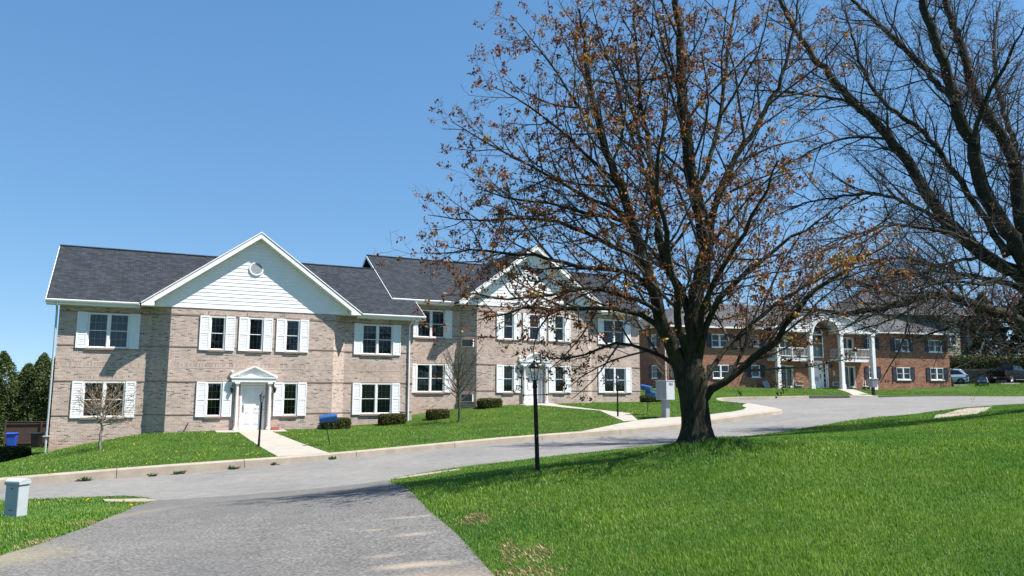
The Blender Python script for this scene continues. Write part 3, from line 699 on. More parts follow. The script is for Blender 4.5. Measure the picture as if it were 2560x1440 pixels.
TREE2=[
 ([(19.11,26.4,0.33),(19.13,26.4,1.34),(19.04,26.4,2.7),(18.89,26.4,4.09)],0.506,0.418),
 ([(19.05,26.4,2.56),(18.08,26.1,3.51),(17.36,25.8,3.86),(16.65,25.5,4.13),(15.92,25.2,4.26),(14.72,24.9,4.6),(13.76,24.6,4.77),(12.76,24.3,4.48),(11.6,24.0,4.21),(10.47,23.7,4.02),(9.25,23.4,4.1),(8.15,23.1,3.88)],0.231,0.011),
 ([(18.92,26.4,3.67),(18.67,26.56,5.02),(17.79,26.71,5.82),(16.91,26.87,6.36),(15.96,27.03,7.4),(15.22,27.19,8.55),(14.92,27.34,9.54),(14.17,27.5,10.93),(13.5,27.66,11.92),(12.77,27.81,12.77),(12.17,27.97,13.68),(11.55,28.13,14.61),(10.95,28.29,15.87),(10.6,28.44,16.99),(10.24,28.6,18.44)],0.264,0.033),
 ([(18.89,26.4,4.09),(18.41,26.35,5.2),(17.68,26.31,6.62),(17.28,26.26,7.43),(16.67,26.22,8.39),(16.4,26.17,9.45),(16.33,26.13,10.33),(15.92,26.08,11.23),(15.78,26.03,11.91),(15.39,25.99,13.54),(15.0,25.94,14.93),(14.69,25.9,15.93),(14.41,25.85,17.92)],0.286,0.066),
 ([(18.42,26.4,5.07),(18.11,26.52,6.94),(18.08,26.64,8.71),(18.26,26.77,9.84),(17.59,26.89,11.49),(16.91,27.01,12.79),(16.92,27.13,14.3),(16.7,27.26,15.36),(16.47,27.38,16.43),(16.38,27.5,18.47)],0.22,0.066),
 ([(15.68,25.85,11.69),(15.3,26.31,12.7),(15.12,26.77,13.44),(14.5,27.23,14.64),(14.07,27.68,15.57),(13.3,28.14,16.83),(12.79,28.6,18.1)],0.11,0.033),
 ([(17.42,26.4,6.34),(16.91,26.95,8.05),(16.25,27.5,10.11),(15.67,28.05,11.46),(14.95,28.6,12.42),(14.62,29.15,13.24),(14.21,29.7,14.72),(14.23,30.25,16.55),(14.06,30.8,18.27)],0.121,0.022),
 ([(13.58,27.83,11.98),(12.89,28.2,12.76),(12.15,28.58,13.01),(11.08,28.95,13.39),(9.71,29.33,13.62),(8.81,29.7,13.77)],0.066,0.0088),
 ([(15.33,25.96,7.17),(14.62,26.71,8.13),(13.59,27.46,8.92),(12.43,28.2,8.96),(11.19,28.95,8.83),(9.85,29.7,8.2)],0.077,0.0088),
 ([(18.4,26.4,4.78),(17.78,27.5,5.65),(17.29,28.6,5.96),(16.57,29.7,6.6),(15.73,30.8,7.12),(14.74,31.9,6.88),(13.64,33.0,6.44)],0.11,0.011),
 ([(18.46,26.4,5.49),(18.85,27.5,7.88),(19.65,28.6,10.51),(19.82,29.7,13.36),(20.41,30.8,16.11),(21.68,31.9,18.88)],0.132,0.033),
 ([(18.92,26.4,4.36),(19.51,26.13,6.86),(19.86,25.85,9.65),(19.66,25.58,12.47),(19.31,25.3,15.31)],0.22,0.044),
 ([(19.03,26.4,3.39),(20.92,26.77,6.27),(22.89,27.13,8.55),(24.94,27.5,10.95)],0.22,0.033),
 ([(14.17,27.5,10.93),(13.54,28.33,11.36),(12.66,29.15,11.48),(11.51,29.98,10.92),(10.64,30.8,10.66)],0.055,0.0088),
 ([(18.92,26.4,2.98),(17.44,25.85,2.88),(16.17,25.3,3.15),(15.19,24.75,3.34),(14.1,24.2,3.49)],0.066,0.0088),
 ([(16.0,25.3,4.27),(14.82,24.93,3.94),(13.67,24.57,3.49),(12.56,24.2,3.23)],0.055,0.0088),
 ([(13.41,23.98,4.69),(12.66,23.76,4.27),(11.89,23.54,3.87),(11.03,23.32,3.6),(10.31,23.1,3.46)],0.055,0.0088),
 ([(14.51,24.53,4.55),(14.09,24.86,5.19),(13.36,25.19,5.55),(12.31,25.52,5.49),(11.21,25.85,5.05)],0.066,0.0088),
 ([(17.39,25.85,3.87),(16.74,26.13,3.67),(15.95,26.4,3.8),(15.3,26.68,4.1),(14.6,26.95,4.06)],0.066,0.0088),
 ([(16.4,26.07,6.22),(16.1,27.53,6.39),(15.67,28.99,6.02),(15.16,30.44,5.99),(14.15,31.9,5.52)],0.066,0.0088),
 ([(17.43,26.18,5.74),(15.84,25.14,5.16),(14.17,24.09,5.14),(12.56,23.05,4.8),(11.03,22.0,4.19)],0.066,0.0088),
 ([(12.48,23.76,4.42),(11.93,24.01,4.74),(11.18,24.26,5.1),(10.39,24.5,5.33),(9.57,24.75,5.23)],0.055,0.0088),
 ([(17.21,25.85,5.68),(15.39,25.08,6.64),(13.65,24.31,6.88),(11.96,23.54,6.84),(10.21,22.77,6.3),(8.43,22.0,5.54)],0.088,0.0088),
 ([(16.16,25.85,10.24),(16.33,25.3,11.62),(16.91,24.75,12.83),(17.18,24.2,13.85)],0.088,0.022)]
# ------------------------------------------------------------------ window / shutter units (local: x along wall, y into wall, z up)
def window_unit(name, W, H, cols, lights, parent, frame_m, curtain_m, muntins=True, sill_m=None, casing=0.055, curtain_h=1.0):
    """opening W x H centred on x=0, bottom z=0; wall face y=0"""
    f = MB(); c = casing
    f.box(-W / 2, -W / 2 + c, -0.02, 0.09, 0, H); f.box(W / 2 - c, W / 2, -0.02, 0.09, 0, H)
    f.box(-W / 2 + c, W / 2 - c, -0.02, 0.09, H - c, H); f.box(-W / 2 + c, W / 2 - c, -0.035, 0.09, 0, c * 0.8)
    mull = 0.12
    iw = (W - 2 * c - mull * (lights - 1)) / lights
    for i in range(1, lights):
        x = -W / 2 + c + i * iw + (i - 1) * mull
        f.box(x, x + mull, -0.018, 0.09, c * 0.8, H - c)
    w = f.build(name, frame_m, parent)
    s = MB(); g = MB(); z0, z1 = c * 0.8, H - c; zm = (z0 + z1) / 2; r = 0.032
    for i in range(lights):
        x0 = -W / 2 + c + i * (iw + mull); x1 = x0 + iw
        for (a, b, y) in ((z0, zm + .015, 0.052), (zm - .015, z1, 0.03)):
            s.box(x0, x0 + r, y, y + .025, a, b); s.box(x1 - r, x1, y, y + .025, a, b)
            s.box(x0 + r, x1 - r, y, y + .025, a, a + r); s.box(x0 + r, x1 - r, y, y + .025, b - r, b)
            if muntins:
                for k in range(1, cols):
                    x = x0 + r + (iw - 2 * r) * k / cols
                    s.box(x - .009, x + .009, y + .0135, y + .023, a + r, b - r)
                zz = (a + b) / 2
                s.box(x0 + r, x1 - r, y + .014, y + .0225, zz - .009, zz + .009)
            g.quad((x0 + r * .5, y + .0125, a + r * .5), (x1 - r * .5, y + .0125, a + r * .5), (x1 - r * .5, y + .0125, b - r * .5), (x0 + r * .5, y + .0125, b - r * .5))
    s.build('sash', frame_m, w); g.build('pane', M_glass, w)
    if curtain_m:
        cu = MB(); n = 40
        zt = H - 0.02; zb = zt - (H - .04) * curtain_h
        xs_ = np.linspace(-W / 2 + .02, W / 2 - .02, n)
        yy = 0.2 + 0.025 * np.sin(np.arange(n) * 2.1) + 0.01 * np.sin(np.arange(n) * .7)
        for k in range(n - 1):
            cu.quad((xs_[k], yy[k], zb), (xs_[k + 1], yy[k + 1], zb), (xs_[k + 1], yy[k + 1], zt), (xs_[k], yy[k], zt))
        cu.build('curtain', curtain_m, w)
    if sill_m:
        sl = MB(); sl.box(-W / 2 - .04, W / 2 + .04, -0.075, -0.003, -0.085, -0.004); sl.build('sill', sill_m, w)
    return w

def shutter_unit(W, H, mat, parent, slats=9):
    m = MB(); y0, y1 = -0.062, -0.024; st = 0.06
    m.box(-W / 2, -W / 2 + st, y0, y1, 0, H); m.box(W / 2 - st, W / 2, y0, y1, 0, H)
    m.box(-W / 2 + st, W / 2 - st, y0, y1, 0, .09); m.box(-W / 2 + st, W / 2 - st, y0, y1, H - .10, H)
    m.box(-W / 2 + st, W / 2 - st, y0, y1, H * .5 - .045, H * .5 + .045)
    m.box(-W / 2 + st, W / 2 - st, y1 - .008, y1, .09, H - .1)
    for a, b in ((.09, H * .5 - .045), (H * .5 + .045, H - .1)):
        for k in range(slats):
            z = a + (b - a) * k / slats; zz = a + (b - a) * (k + 1) / slats
            m.quad((-W / 2 + st, y0 + .006, z), (W / 2 - st, y0 + .006, z), (W / 2 - st, y1 - .012, zz), (-W / 2 + st, y1 - .012, zz))
            m.quad((-W / 2 + st, y1 - .012, z), (W / 2 - st, y1 - .012, z), (W / 2 - st, y0 + .006, z), (-W / 2 + st, y0 + .006, z))
    return m.build('shutter', mat, parent)

def place(o, x, y, z, rz=0.0):
    o.location = (x, y, z); o.rotation_euler = (0, 0, rz); return o

def dup(o, parent, x, y, z, rz=0.0):
    c = copy_tree(o, parent); return place(c, x, y, z, rz)

def siding_rows(mb, zlo, zhi, half, y, step=0.19, proud=0.022):
    """lap siding clipped to |x| < half(z)"""
    z = zlo
    while z < zhi - 1e-3:
        z2 = min(z + step, zhi)
        a, b = half(z), half(z2)
        a = max(a, 0.01); b = max(b, 0.005)
        mb.quad((-a, y - proud, z), (a, y - proud, z), (b, y - .004, z2), (-b, y - .004, z2))
        mb.quad((-a, y, z), (a, y, z), (a, y - proud, z), (-a, y - proud, z))
        z = z2

W_ = 0.815; HBAY = 4.048; UE = 8.87; ZT = 6.10
M_belt = simple("brick belt course", (0.26, 0.185, 0.15), 0.95, 0.2, 8.0)
def make_block(label):
    root = thing('apartment_block', label, 'apartment building', (BO[0], BO[1], ZD), BTH)
    hs, hd_ = 0.37, 0.90
    zl, zu, H = 0.72, 4.03, 1.70
    wins = []
    ops = lambda c, h: [(c - h, c + h, zl, zl + H), (c - h, c + h, zu, zu + H)]
    w = MB()
    wc = 6.746
    wall(w, (-UE, W_), (-HBAY - W_, W_), -1.7, ZT, ops(UE - wc, hd_))
    wall(w, (-HBAY - W_, W_), (-HBAY, 0), -1.7, ZT)
    uA = 1.862
    bay = ops(HBAY - uA, hs) + ops(HBAY + uA, hs) + [(HBAY - hs, HBAY + hs, zu, zu + H), (HBAY - .60, HBAY + .60, -.02, 2.36)]
    wall(w, (-HBAY, 0), (HBAY, 0), -1.7, ZT, bay, 0.14)
    wall(w, (HBAY, 0), (HBAY + W_, W_), -1.7, ZT)
    wall(w, (HBAY + W_, W_), (UE, W_), -1.7, ZT, ops(wc - HBAY - W_, hd_))
    wall(w, (UE, W_), (UE, 11.2), -1.7, ZT); wall(w, (UE, 11.2), (-UE, 11.2), -1.7, ZT); wall(w, (-UE, 11.2), (-UE, W_), -1.7, ZT)
    w.build('wall', M_brick, root)
    # dark interior partition so panes look into rooms
    q = MB(); q.box(-UE + .3, UE - .3, 3.2, 3.3, -1.5, 6.0); q.box(-UE + .2, UE - .2, .95, 3.2, 2.98, 3.12); q.box(-UE + .2, UE - .2, .95, 3.2, 6.0, 6.08)
    q.build('room_partition', M_room, root)
    # belt courses, soldier courses and window lintels
    bl = MB(); so = MB()
    def strip(u0, u1, n, z0, z1, mb, proud): mb.box(u0, u1, n - proud, n - .001, z0, z1)
    gaps = {0: [(-uA - .84, -uA + .84), (uA - .84, uA + .84), (-1.15, 1.15)], 1: [(-uA - .84, -uA + .84), (-.84, .84), (uA - .84, uA + .84)]}
    def segs(a, b, gp):
        out = []; x = a
        for g0, g1 in sorted(gp):
            if g0 > x: out.append((x, min(g0, b)))
            x = max(x, g1)
        if x < b: out.append((x, b))
        return [s for s in out if s[1] - s[0] > .02]
    for z, lv in ((.84, 0), (2.455, 0), (4.17, 1), (5.755, 1)):
        gp = gaps[lv] if z < 5.7 and z != 2.455 else ([(-1.15, 1.15)] if z == 2.455 else [])
        for a, b in segs(-HBAY, HBAY, gp): strip(a, b, 0, z - .03, z + .03, bl, .022)
        for s in (-1, 1):
            wg = [(s * wc - 1.35, s * wc + 1.35)] if z in (.84, 4.17) else []
            lo, hi = (-UE, -HBAY - W_) if s < 0 else (HBAY + W_, UE)
            for a, b in segs(lo, hi, wg): strip(a, b, W_, z - .03, z + .03, bl, .022)
            d = .022 * .7071
            x0, y0 = s * HBAY, 0; x1, y1 = s * (HBAY + W_), W_
            p = [(x0, y0, z - .03), (x1, y1, z - .03), (x1, y1, z + .03), (x0, y0, z + .03)]
            if s < 0: p = p[::-1]
            bl.prism(p, (s * d, -d, 0))
    bl.build('brick_belt', M_belt, root)
    strip(-HBAY, HBAY, 0, 3.10, 3.34, so, .004)
    for s in (-1, 1):
        lo, hi = (-UE, -HBAY - W_) if s < 0 else (HBAY + W_, UE)
        strip(lo, hi, W_, 3.10, 3.34, so, .004)
        for z in (zl, zu):
            if z == zl: strip(s * wc - .98, s * wc + .98, W_, z + H + .06, z + H + .29, so, .004)
            for c in ((-uA, uA) if s > 0 else ((0,) if z == zu else ())):
                strip(c - .45, c + .45, 0, z + H + .06, z + H + .27, so, .026 if z == zu else .004)
    so.build('soldier_course', M_soldier, root)
    # windows and shutters
    first = {}
    def put_win(kind, u, n, z, cm):
        key = (kind, cm)
        if key not in first:
            o = window_unit('window', 2 * (hs if kind == 's' else hd_), H, 3, 1 if kind == 's' else 2, root, M_white, {'d': M_blind, 'g': M_curt, 'p': M_curt2, 'n': None}[cm], True, M_sillbrick, curtain_h={'d': .45, 'g': 1.0, 'p': 1.0, 'n': 1.0}[cm])
            first[key] = o; place(o, u, n, z)
        else: o = dup(first[key], root, u, n, z)
        return o
    sh0 = None
    def put_sh(u, n, z):
        nonlocal sh0
        if sh0 is None: sh0 = shutter_unit(.455, 1.74, M_shutter, root); o = sh0; place(o, u, n, z)
        else: o = dup(sh0, root, u, n, z)
    for s, cu, cl in ((-1, 'p', 'g'), (1, 'd', 'g')):
        put_win('d', s * wc, W_, zu, cu); put_win('d', s * wc, W_, zl, cl)
        for z in (zu, zl):
            for k in (-1, 1): put_sh(s * wc + k * (hd_ + .235), W_, z - .02)
    for u, z, c in ((-uA, zl, 'd'), (uA, zl, 'd'), (-uA, zu, 'd'), (0, zu, 'g'), (uA, zu, 'd')):
        put_win('s', u, 0, z, c)
        for k in (-1, 1): put_sh(u + k * (hs + .24), 0, z - .02)
    # entrance
    dr = MB(); dr.box(-.52, .52, .155, .20, .03, 2.26)
    for (za, zb) in ((.30, .62), (.84, 1.16), (1.36, 1.68), (1.86, 2.12)):
        for c in (-.24, .24):
            a, b = c - .15, c + .15
            for (x0, x1, z0, z1) in ((a, b, za, za + .025), (a, b, zb - .025, zb), (a, a + .025, za + .025, zb - .025), (b - .025, b, za + .025, zb - .025)):
                dr.box(x0, x1, .14, .154, z0, z1)
            dr.box(a + .06, b - .06, .138, .154, za + .06, zb - .06)
    door = dr.build('door', M_white, root)
    h = MB(); h.box(-.47, -.40, .135, .154, .92, 1.30); h.tube([(-.435, .13, .98), (-.435, .08, 1.0), (-.435, .08, 1.2), (-.435, .13, 1.22)], .014, 6); h.build('handle', M_steel, door)
    e = MB()
    e.box(-.60, -.525, .0, .14, 0, 2.36); e.box(.525, .60, .0, .14, 0, 2.36); e.box(-.525, .525, .0, .14, 2.27, 2.36)
    e.box(-1.08, 1.08, -.26, -.003, 2.44, 2.62); e.box(-1.14, 1.14, -.30, -.003, 2.62, 2.68)
    e.box(-1.0, 1.0, -.12, -.003, 2.37, 2.44)
    e.prism([(-1.14, -.14, 2.68), (1.14, -.14, 2.68), (0, -.14, 3.20)], (0, .137, 0))
    for s in (-1, 1):
        pts = [(s * 1.17, -.26, 2.68), (s * 1.17, -.26, 2.74), (0, -.26, 3.26), (0, -.26, 3.185), (s * 1.02, -.26, 2.70)]
        if s > 0: pts = pts[::-1]
        e.prism(pts, (0, .12, 0))
    ent = e.build('door_surround', M_white, root)
    for s in (-1, 1):
        c_ = MB(); c_.lathe([(.135, 0), (.135, .05), (.11, .07), (.105, .13), (.085, .16), (.083, .8), (.076, 1.6), (.068, 2.25), (.085, 2.27), (.088, 2.31), (.075, 2.33)], (s * .80, -.14, .02), 18)
        c_.box(s * .80 - .12, s * .80 + .12, -.26, -.02, 2.35, 2.44)
        c_.build('column', M_white, ent, smooth=False)
    th = MB(); th.box(-.60, .60, -.05, .16, -.06, .028); th.build('threshold', M_conc, ent)
    for s in (-1, 1):
        l = MB(); x = s * 1.05
        l.box(x - .05, x + .05, -.03, -.003, 2.02, 2.26); l.tube([(x, -.03, 2.2), (x, -.13, 2.26), (x, -.17, 2.2)], .012, 6)
        l.lathe([(.03, .18), (.085, .13), (.085, .11), (.045, -.08), (.02, -.12)], (x, -.17, 2.0), 8)
        l.build('wall_lantern', M_black, root)
    ip = MB(); ip.box(-1.14, -.99, -.03, -.003, 1.18, 1.72); ip.box(-1.12, -1.01, -.036, -.03, 1.35, 1.62); ip.build('intercom_panel', M_steel, root)
    hd = MB(); hd.lathe([(.02, -.01), (.07, .0), (.075, .05), (.04, .085)], (-1.08, -.08, 2.93), 12); hd.build('dome_lamp', M_white, root)
    hb = MB(); hb.tube([(-3.0, -.02, .42), (-3.0, -.12, .42), (-3.12, -.13, .1)], .02, 6); hb.build('hose_tap', M_darkgrille, root)
    # gable wall of siding, soffit, fascia
    sl = 0.735; A = 10.08
    hw = lambda z: min(4.84, (A - .235 - z) / sl)
    g = MB(); siding_rows(g, 6.17, A - .25, hw, -.005)
    g.build('gable_siding', M_siding, root)
    f = MB()
    f.box(-4.86, 4.86, -.03, .02, 6.105, 6.168)
    f.box(-4.86, 4.86, .021, W_ + .02, 6.105, 6.14)
    for s in (-1, 1):
        o = [(s * 5.42, 6.08), (s * 5.42, 6.20), (0, A + .09), (0, A - .22), (s * 4.86, 6.29), (s * 4.86, 6.08)]
        p = [(x, -.47, z) for x, z in o]
        if s > 0: p = p[::-1]
        f.prism(p, (0, .035, 0))
        # drip edge, proud
        o2 = [(s * 5.44, 6.17), (s * 5.44, 6.23), (0, A + .12), (0, A + .06)]
        p = [(x, -.495, z) for x, z in o2]
        if s > 0: p = p[::-1]
        f.prism(p, (0, .024, 0))
        f.box(min(s * 4.86, s * 5.42), max(s * 4.86, s * 5.42), -.434, .42, 6.085, 6.12)
        f.box(min(s * 4.84, s * 4.865), max(s * 4.84, s * 4.865), -.434, .02, 6.12, 6.30)
        # raking soffit
        d = .19
        p = [(s * 4.87, -.434, A - .23 - sl * 4.87), (0, -.434, A - .23), (0, .02, A - .23), (s * 4.87, .02, A - .23 - sl * 4.87)]
        f.quad(*(p if s < 0 else p[::-1]))
    f.build('fascia', M_white, root)
    v = MB()
    vz = 8.30
    n = 28
    ring = []
    for k in range(n):
        a0 = 2 * math.pi * k / n; a1 = 2 * math.pi * (k + 1) / n
        P = lambda r, a, y: (r * math.cos(a) - .12, y, vz + r * math.sin(a))
        v.add([P(.36, a0, -.075), P(.36, a1, -.075), P(.29, a1, -.075), P(.29, a0, -.075), P(.36, a0, -.02), P(.36, a1, -.02), P(.29, a1, -.02), P(.29, a0, -.02)], [(0, 1, 2, 3), (0, 4, 5, 1), (3, 2, 6, 7)])
    vent = v.build('gable_vent', M_white, root)
    lo = MB()
    for k in range(11):
        z = -.275 + k * .05; x = math.sqrt(max(0, .29 ** 2 - (z + .025) ** 2))
        lo.quad((-x - .12, -.07, vz + z), (x - .12, -.07, vz + z), (x - .12, -.03, vz + z + .05), (-x - .12, -.03, vz + z + .05))
        lo.quad((-x - .12, -.03, vz + z), (x - .12, -.03, vz + z), (x - .12, -.07, vz + z), (-x - .12, -.07, vz + z))
    lo.build('louvre', M_lightgrey, vent)
    # roof
    ro = MB(); ev, rz_, rn, sp, tk = 0.33, 9.73, 6.0, 0.6125, .14
    ez = rz_ - (rn - ev) * sp; ul, ur = -9.42, 9.42
    for sgn in (-1, 1):
        ye = rn + sgn * (rn - ev)
        p = [(ul, ye, ez), (ur, ye, ez), (ur, rn, rz_), (ul, rn, rz_)]
        lower = [(x, y, z - tk) for x, y, z in p]
        if sgn > 0: p = p[::-1]; lower = lower[::-1]
        ro.add(p + lower, [(0, 1, 2, 3), (7, 6, 5, 4), (0, 4, 5, 1), (1, 5, 6, 2), (2, 6, 7, 3), (3, 7, 4, 0)])
    for s in (-1, 1):
        p = [(s * 5.47, -.47, 6.17 + .02), (0, -.47, A + .12), (0, 11.8, A + .12), (s * 5.47, 11.8, 6.19)]
        lower = [(x, y, z - .10) for x, y, z in p]
        if s > 0: p = p[::-1]; lower = lower[::-1]
        ro.add(p + lower, [(0, 1, 2, 3)][::1] + [(7, 6, 5, 4), (0, 4, 5, 1), (1, 5, 6, 2), (2, 6, 7, 3), (3, 7, 4, 0)])
    ro.tube([(ul, rn, rz_ + .01), (ur, rn, rz_ + .01)], .07, 6)
    roof = ro.build('roof', M_roof, root)
    # end gables and rakes
    for x in (-UE, UE):
        eg = MB()
        s = -1 if x < 0 else 1
        p = [(x, W_, ZT), (x, 11.2, ZT), (x, rn, ZT + (rn - W_) * sp - .0)]
        eg.prism(p if s < 0 else p[::-1], (-s * .1, 0, 0))
        eg.build('end_gable', M_siding, root)
    for x in (ul, ur):
        rk = MB()
        s = -1 if x < 0 else 1
        for sg in (-1, 1):
            ye = rn + sg * (rn - ev)
            p = [(x + s * .003, ye, ez - .20), (x + s * .003, rn, rz_ - .20), (x + s * .003, rn, rz_ - .012), (x + s * .003, ye, ez - .012)]
            rk.prism(p, (s * .025, 0, 0))
        rk.build('rake_board', M_white, root)
    for a, b in ((ul + .02, -5.43), (5.43, ur - .02)):
        sf = MB()
        sf.box(a, b, ev + .0, W_ + .0, ez - .24, ez - .20)
        sf.box(a, b, ev - .004, ev + .02, ez - .20, ez - .05)
        sf.build('soffit', M_white, root)
    for a, b in ((ul + .0, -5.50), (5.50, ur)):
        gu = MB()
        prof = [(ev - .125, ez - .02), (ev - .115, ez - .07), (ev - .075, ez - .135), (ev - .006, ez - .135), (ev - .006, ez + .0), (ev - .02, ez + .0), (ev - .02, ez - .11), (ev - .07, ez - .11), (ev - .10, ez - .06), (ev - .11, ez - .0)]
        gu.prism([(a, y, z) for y, z in prof], (b - a, 0, 0))
        gu.build('gutter', M_white, root)
    return root

block1 = make_block('pale brick apartment block lower on the slope, with a blue mailbox on its lawn')
block2 = copy_tree(block1)
DU, DN, DZ = 17.418, 1.846, 1.202
p = bw(DU, DN, DZ); block2.location = (p[0], p[1], ZD + DZ)
block2['label'] = 'pale brick apartment block with wall air conditioners, partly behind the big maple'
for b in (block1, block2): b['group'] = 'pale brick apartment blocks in a row'
for ch in list(bpy.data.objects):
    if ch.parent == block2 and ch.name.startswith('hose_tap'): bpy.data.objects.remove(ch)

def pipe(pts, parent, r=.042, mat=M_white):
    m = MB(); m.tube(pts, r, 8); return m.build('downspout', mat, parent)
zc = 6.2
pipe([(-8.96, .28, 6.14), (-8.96, .30, 6.0), (-8.97, .72, 5.75), (-8.97, .74, 2.6), (-8.97, .74, .9), (-8.98, .72, -.15), (-8.98, .70, -.4), (-8.98, .70, -1.15)], block1, .045, M_lightgrey)
pipe([(8.72, .28, 6.14), (8.72, .30, 6.03), (8.62, .70, 5.75), (8.62, .745, 5.55), (8.62, .745, .2)], block1, .045)
st = MB(); st.box(-9.12, -8.82, .62, .78, -.13, -.09); st.build('pipe_strap', M_lightgrey, block1)
pipe([(-8.55, .28, 6.14), (-8.5, .30, 5.95), (-8.0, -.6, 5.25), (-8.0, -1.35, 5.15)], block2, .045)
# wall air conditioners on the shaded chamfer of the second block
def aircon(parent, cx, cy, z0, z1, rz, w=.78, proud=.16, name='air_conditioner'):
    a = MB(); t = .035
    a.box(-w / 2, w / 2, -proud, -.002, z0, z0 + t); a.box(-w / 2, w / 2, -proud, -.002, z1 - t, z1)
    a.box(-w / 2, -w / 2 + t, -proud, -.002, z0 + t, z1 - t); a.box(w / 2 - t, w / 2, -proud, -.002, z0 + t, z1 - t)
    o = a.build(name, M_white, parent); place(o, cx, cy, 0, rz)
    g = MB(); g.box(-w / 2 + t, w / 2 - t, -proud * .55, -.003, z0 + t, z1 - t); gr = g.build('grille', M_darkgrille, o)
    s = MB()
    for k in range(1, 6): zz = z0 + t + (z1 - z0 - 2 * t) * k / 6; s.box(-w / 2 + t, w / 2 - t, -proud * .72, -proud * .56, zz - .008, zz + .008)
    for k in (1, 2): xx = -w / 2 + t + (w - 2 * t) * k / 3; s.box(xx - .01, xx + .01, -proud * .74, -proud * .73, z0 + t, z1 - t)
    s.build('fin', M_greymetal, o)
    return o
for z0 in (.15, 3.5): aircon(block2, -HBAY - W_ / 2, W_ / 2, z0, z0 + .48, R(-45))

# red plant pot tray by the entrance
tb = MB(); tb.box(-.22, .22, -.10, .10, 0, .10); tb.box(-.19, .19, -.07, .07, .10, .13)
o = tb.build('brick_planter', simple("terracotta", (0.36, 0.10, 0.06), 0.8, 0.15, 8.0))
p = bw(1.13, -.18, 0); place(o, p[0], p[1], p[2] + .03, BTH); tag(o, 'small terracotta planter box beside the near white door', 'planter')
# ------------------------------------------------------------------ red brick building with white columns
RO = (27.13, 68.0, 1.93); RTH = R(18)
def rw(u, n, z=0): return (RO[0] + u * math.cos(RTH) - n * math.sin(RTH), RO[1] + u * math.sin(RTH) + n * math.cos(RTH), RO[2] + z)
red = thing('apartment_house', 'red brick two storey apartment house with white columns, arch and balconies', 'apartment building', RO, RTH)
RU = 15.15
def dbl(c, z0, z1): return (c + RU - .80, c + RU + .80, z0, z1)
def sgl(c, z0, z1): return (c + RU - .42, c + RU + .42, z0, z1)
dc = (-13.5, -9.93, 9.54, 13.5); scn = (-6.47, 6.0)
front = []
for c in dc: front += [dbl(c, .80, 1.92), dbl(c, 3.42, 4.54)]
for c in scn: front += [sgl(c, .92, 1.95), sgl(c, 3.55, 4.58)]
sliders = (-3.32, 3.36)
for c in sliders: front += [(c + RU - .70, c + RU + .70, 0.02, 1.97), (c + RU - .70, c + RU + .70, 2.66, 4.55)]
front += [(RU - .75, RU + .93, 0.02, 2.22), (RU - .78, RU + .70, 2.69, 4.75)]
w = MB()
wall(w, (-RU, 0), (RU, 0), -1.2, 5.0, front, .10)
wall(w, (RU, 0), (RU, 11), -1.2, 5.0); wall(w, (RU, 11), (-RU, 11), -1.2, 5.0)
leftops = []
for c in (1.9, 6.5): leftops += [(11 - c - .5, 11 - c + .5, .80, 1.9), (11 - c - .5, 11 - c + .5, 3.42, 4.5)]
wall(w, (-RU, 11), (-RU, 0), -1.2, 5.0, leftops, .10)
w.quad((-2.2, -.002, 5.0), (2.2, -.002, 5.0), (2.2, -.002, 6.2), (-2.2, -.002, 6.2))
w.build('wall', M_red, red)
q = MB(); q.box(-RU + .3, RU - .3, 2.2, 2.3, -1, 4.9); q.box(-RU + .2, RU - .2, .15, 2.2, 2.40, 2.52); q.box(-RU + .2, RU - .2, .15, 2.2, 4.85, 4.93); q.build('room_partition', M_room, red)
def red_win(c, z0, z1, W, lights, n=0, rz=0, cm=M_curt, x=None, sh=True, y=None):
    px_, py_ = (c, 0) if x is None else (x, y)
    o = window_unit('window', W, z1 - z0, 1, lights, red, M_white, cm, False, None, .05, .55); place(o, px_, py_, z0, rz)
    s = MB(); s.box(-W / 2 - .05, W / 2 + .05, -.08, -.003, -.08, -.004); s.build('sill', M_white, o)
    if sh:
        for k in (-1, 1):
            so = shutter_unit(.46, z1 - z0 + .04, M_blackshut, red, 6)
            d = k * (W / 2 + .25); place(so, px_ + d * math.cos(rz), py_ + d * math.sin(rz), z0 - .02, rz)
for c in dc:
    red_win(c, .80, 1.92, 1.60, 2, cm=M_curt2); red_win(c, 3.42, 4.54, 1.60, 2, cm=M_blind)
for c in scn:
    red_win(c, .92, 1.95, .84, 1, cm=M_blind); red_win(c, 3.55, 4.58, .84, 1)
for c in (1.9, 6.5):
    red_win(0, .80, 1.9, 1.0, 1, rz=R(-90), x=-RU, y=c, cm=M_blind); red_win(0, 3.42, 4.5, 1.0, 1, rz=R(-90), x=-RU, y=c, cm=M_blind)
M_cream = simple("cream door frame", (0.60, 0.58, 0.50), 0.5, 0.06, 3.0)
def slider(c, z0, z1):
    f = MB(); W = 1.40
    f.box(c - .70, c - .63, -.02, .09, z0, z1); f.box(c + .63, c + .70, -.02, .09, z0, z1); f.box(c - .63, c + .63, -.02, .09, z1 - .07, z1); f.box(c - .63, c + .63, -.02, .09, z0, z0 + .06)
    f.box(c - .06, c + .02, .0, .07, z0 + .06, z1 - .07); f.box(c + .53, c + .63, .02, .07, z0 + .06, z1 - .07); f.box(c + .02, c + .53, .02, .07, z0 + .06, z0 + .18); f.box(c + .02, c + .53, .02, .07, z1 - .15, z1 - .07)
    o = f.build('sliding_door', M_cream, red)
    g = MB(); g.quad((c - .63, .06, z0 + .06), (c + .63, .06, z0 + .06), (c + .63, .06, z1 - .07), (c - .63, .06, z1 - .07)); g.build('pane', M_glass, o)
    b = MB()
    for k in range(13):
        x = c - .58 + k * .1; b.quad((x, .13, z0 + .1), (x + .075, .16, z0 + .1), (x + .075, .16, z1 - .1), (x, .13, z1 - .1))
    b.build('vertical_blind', M_curt, o)
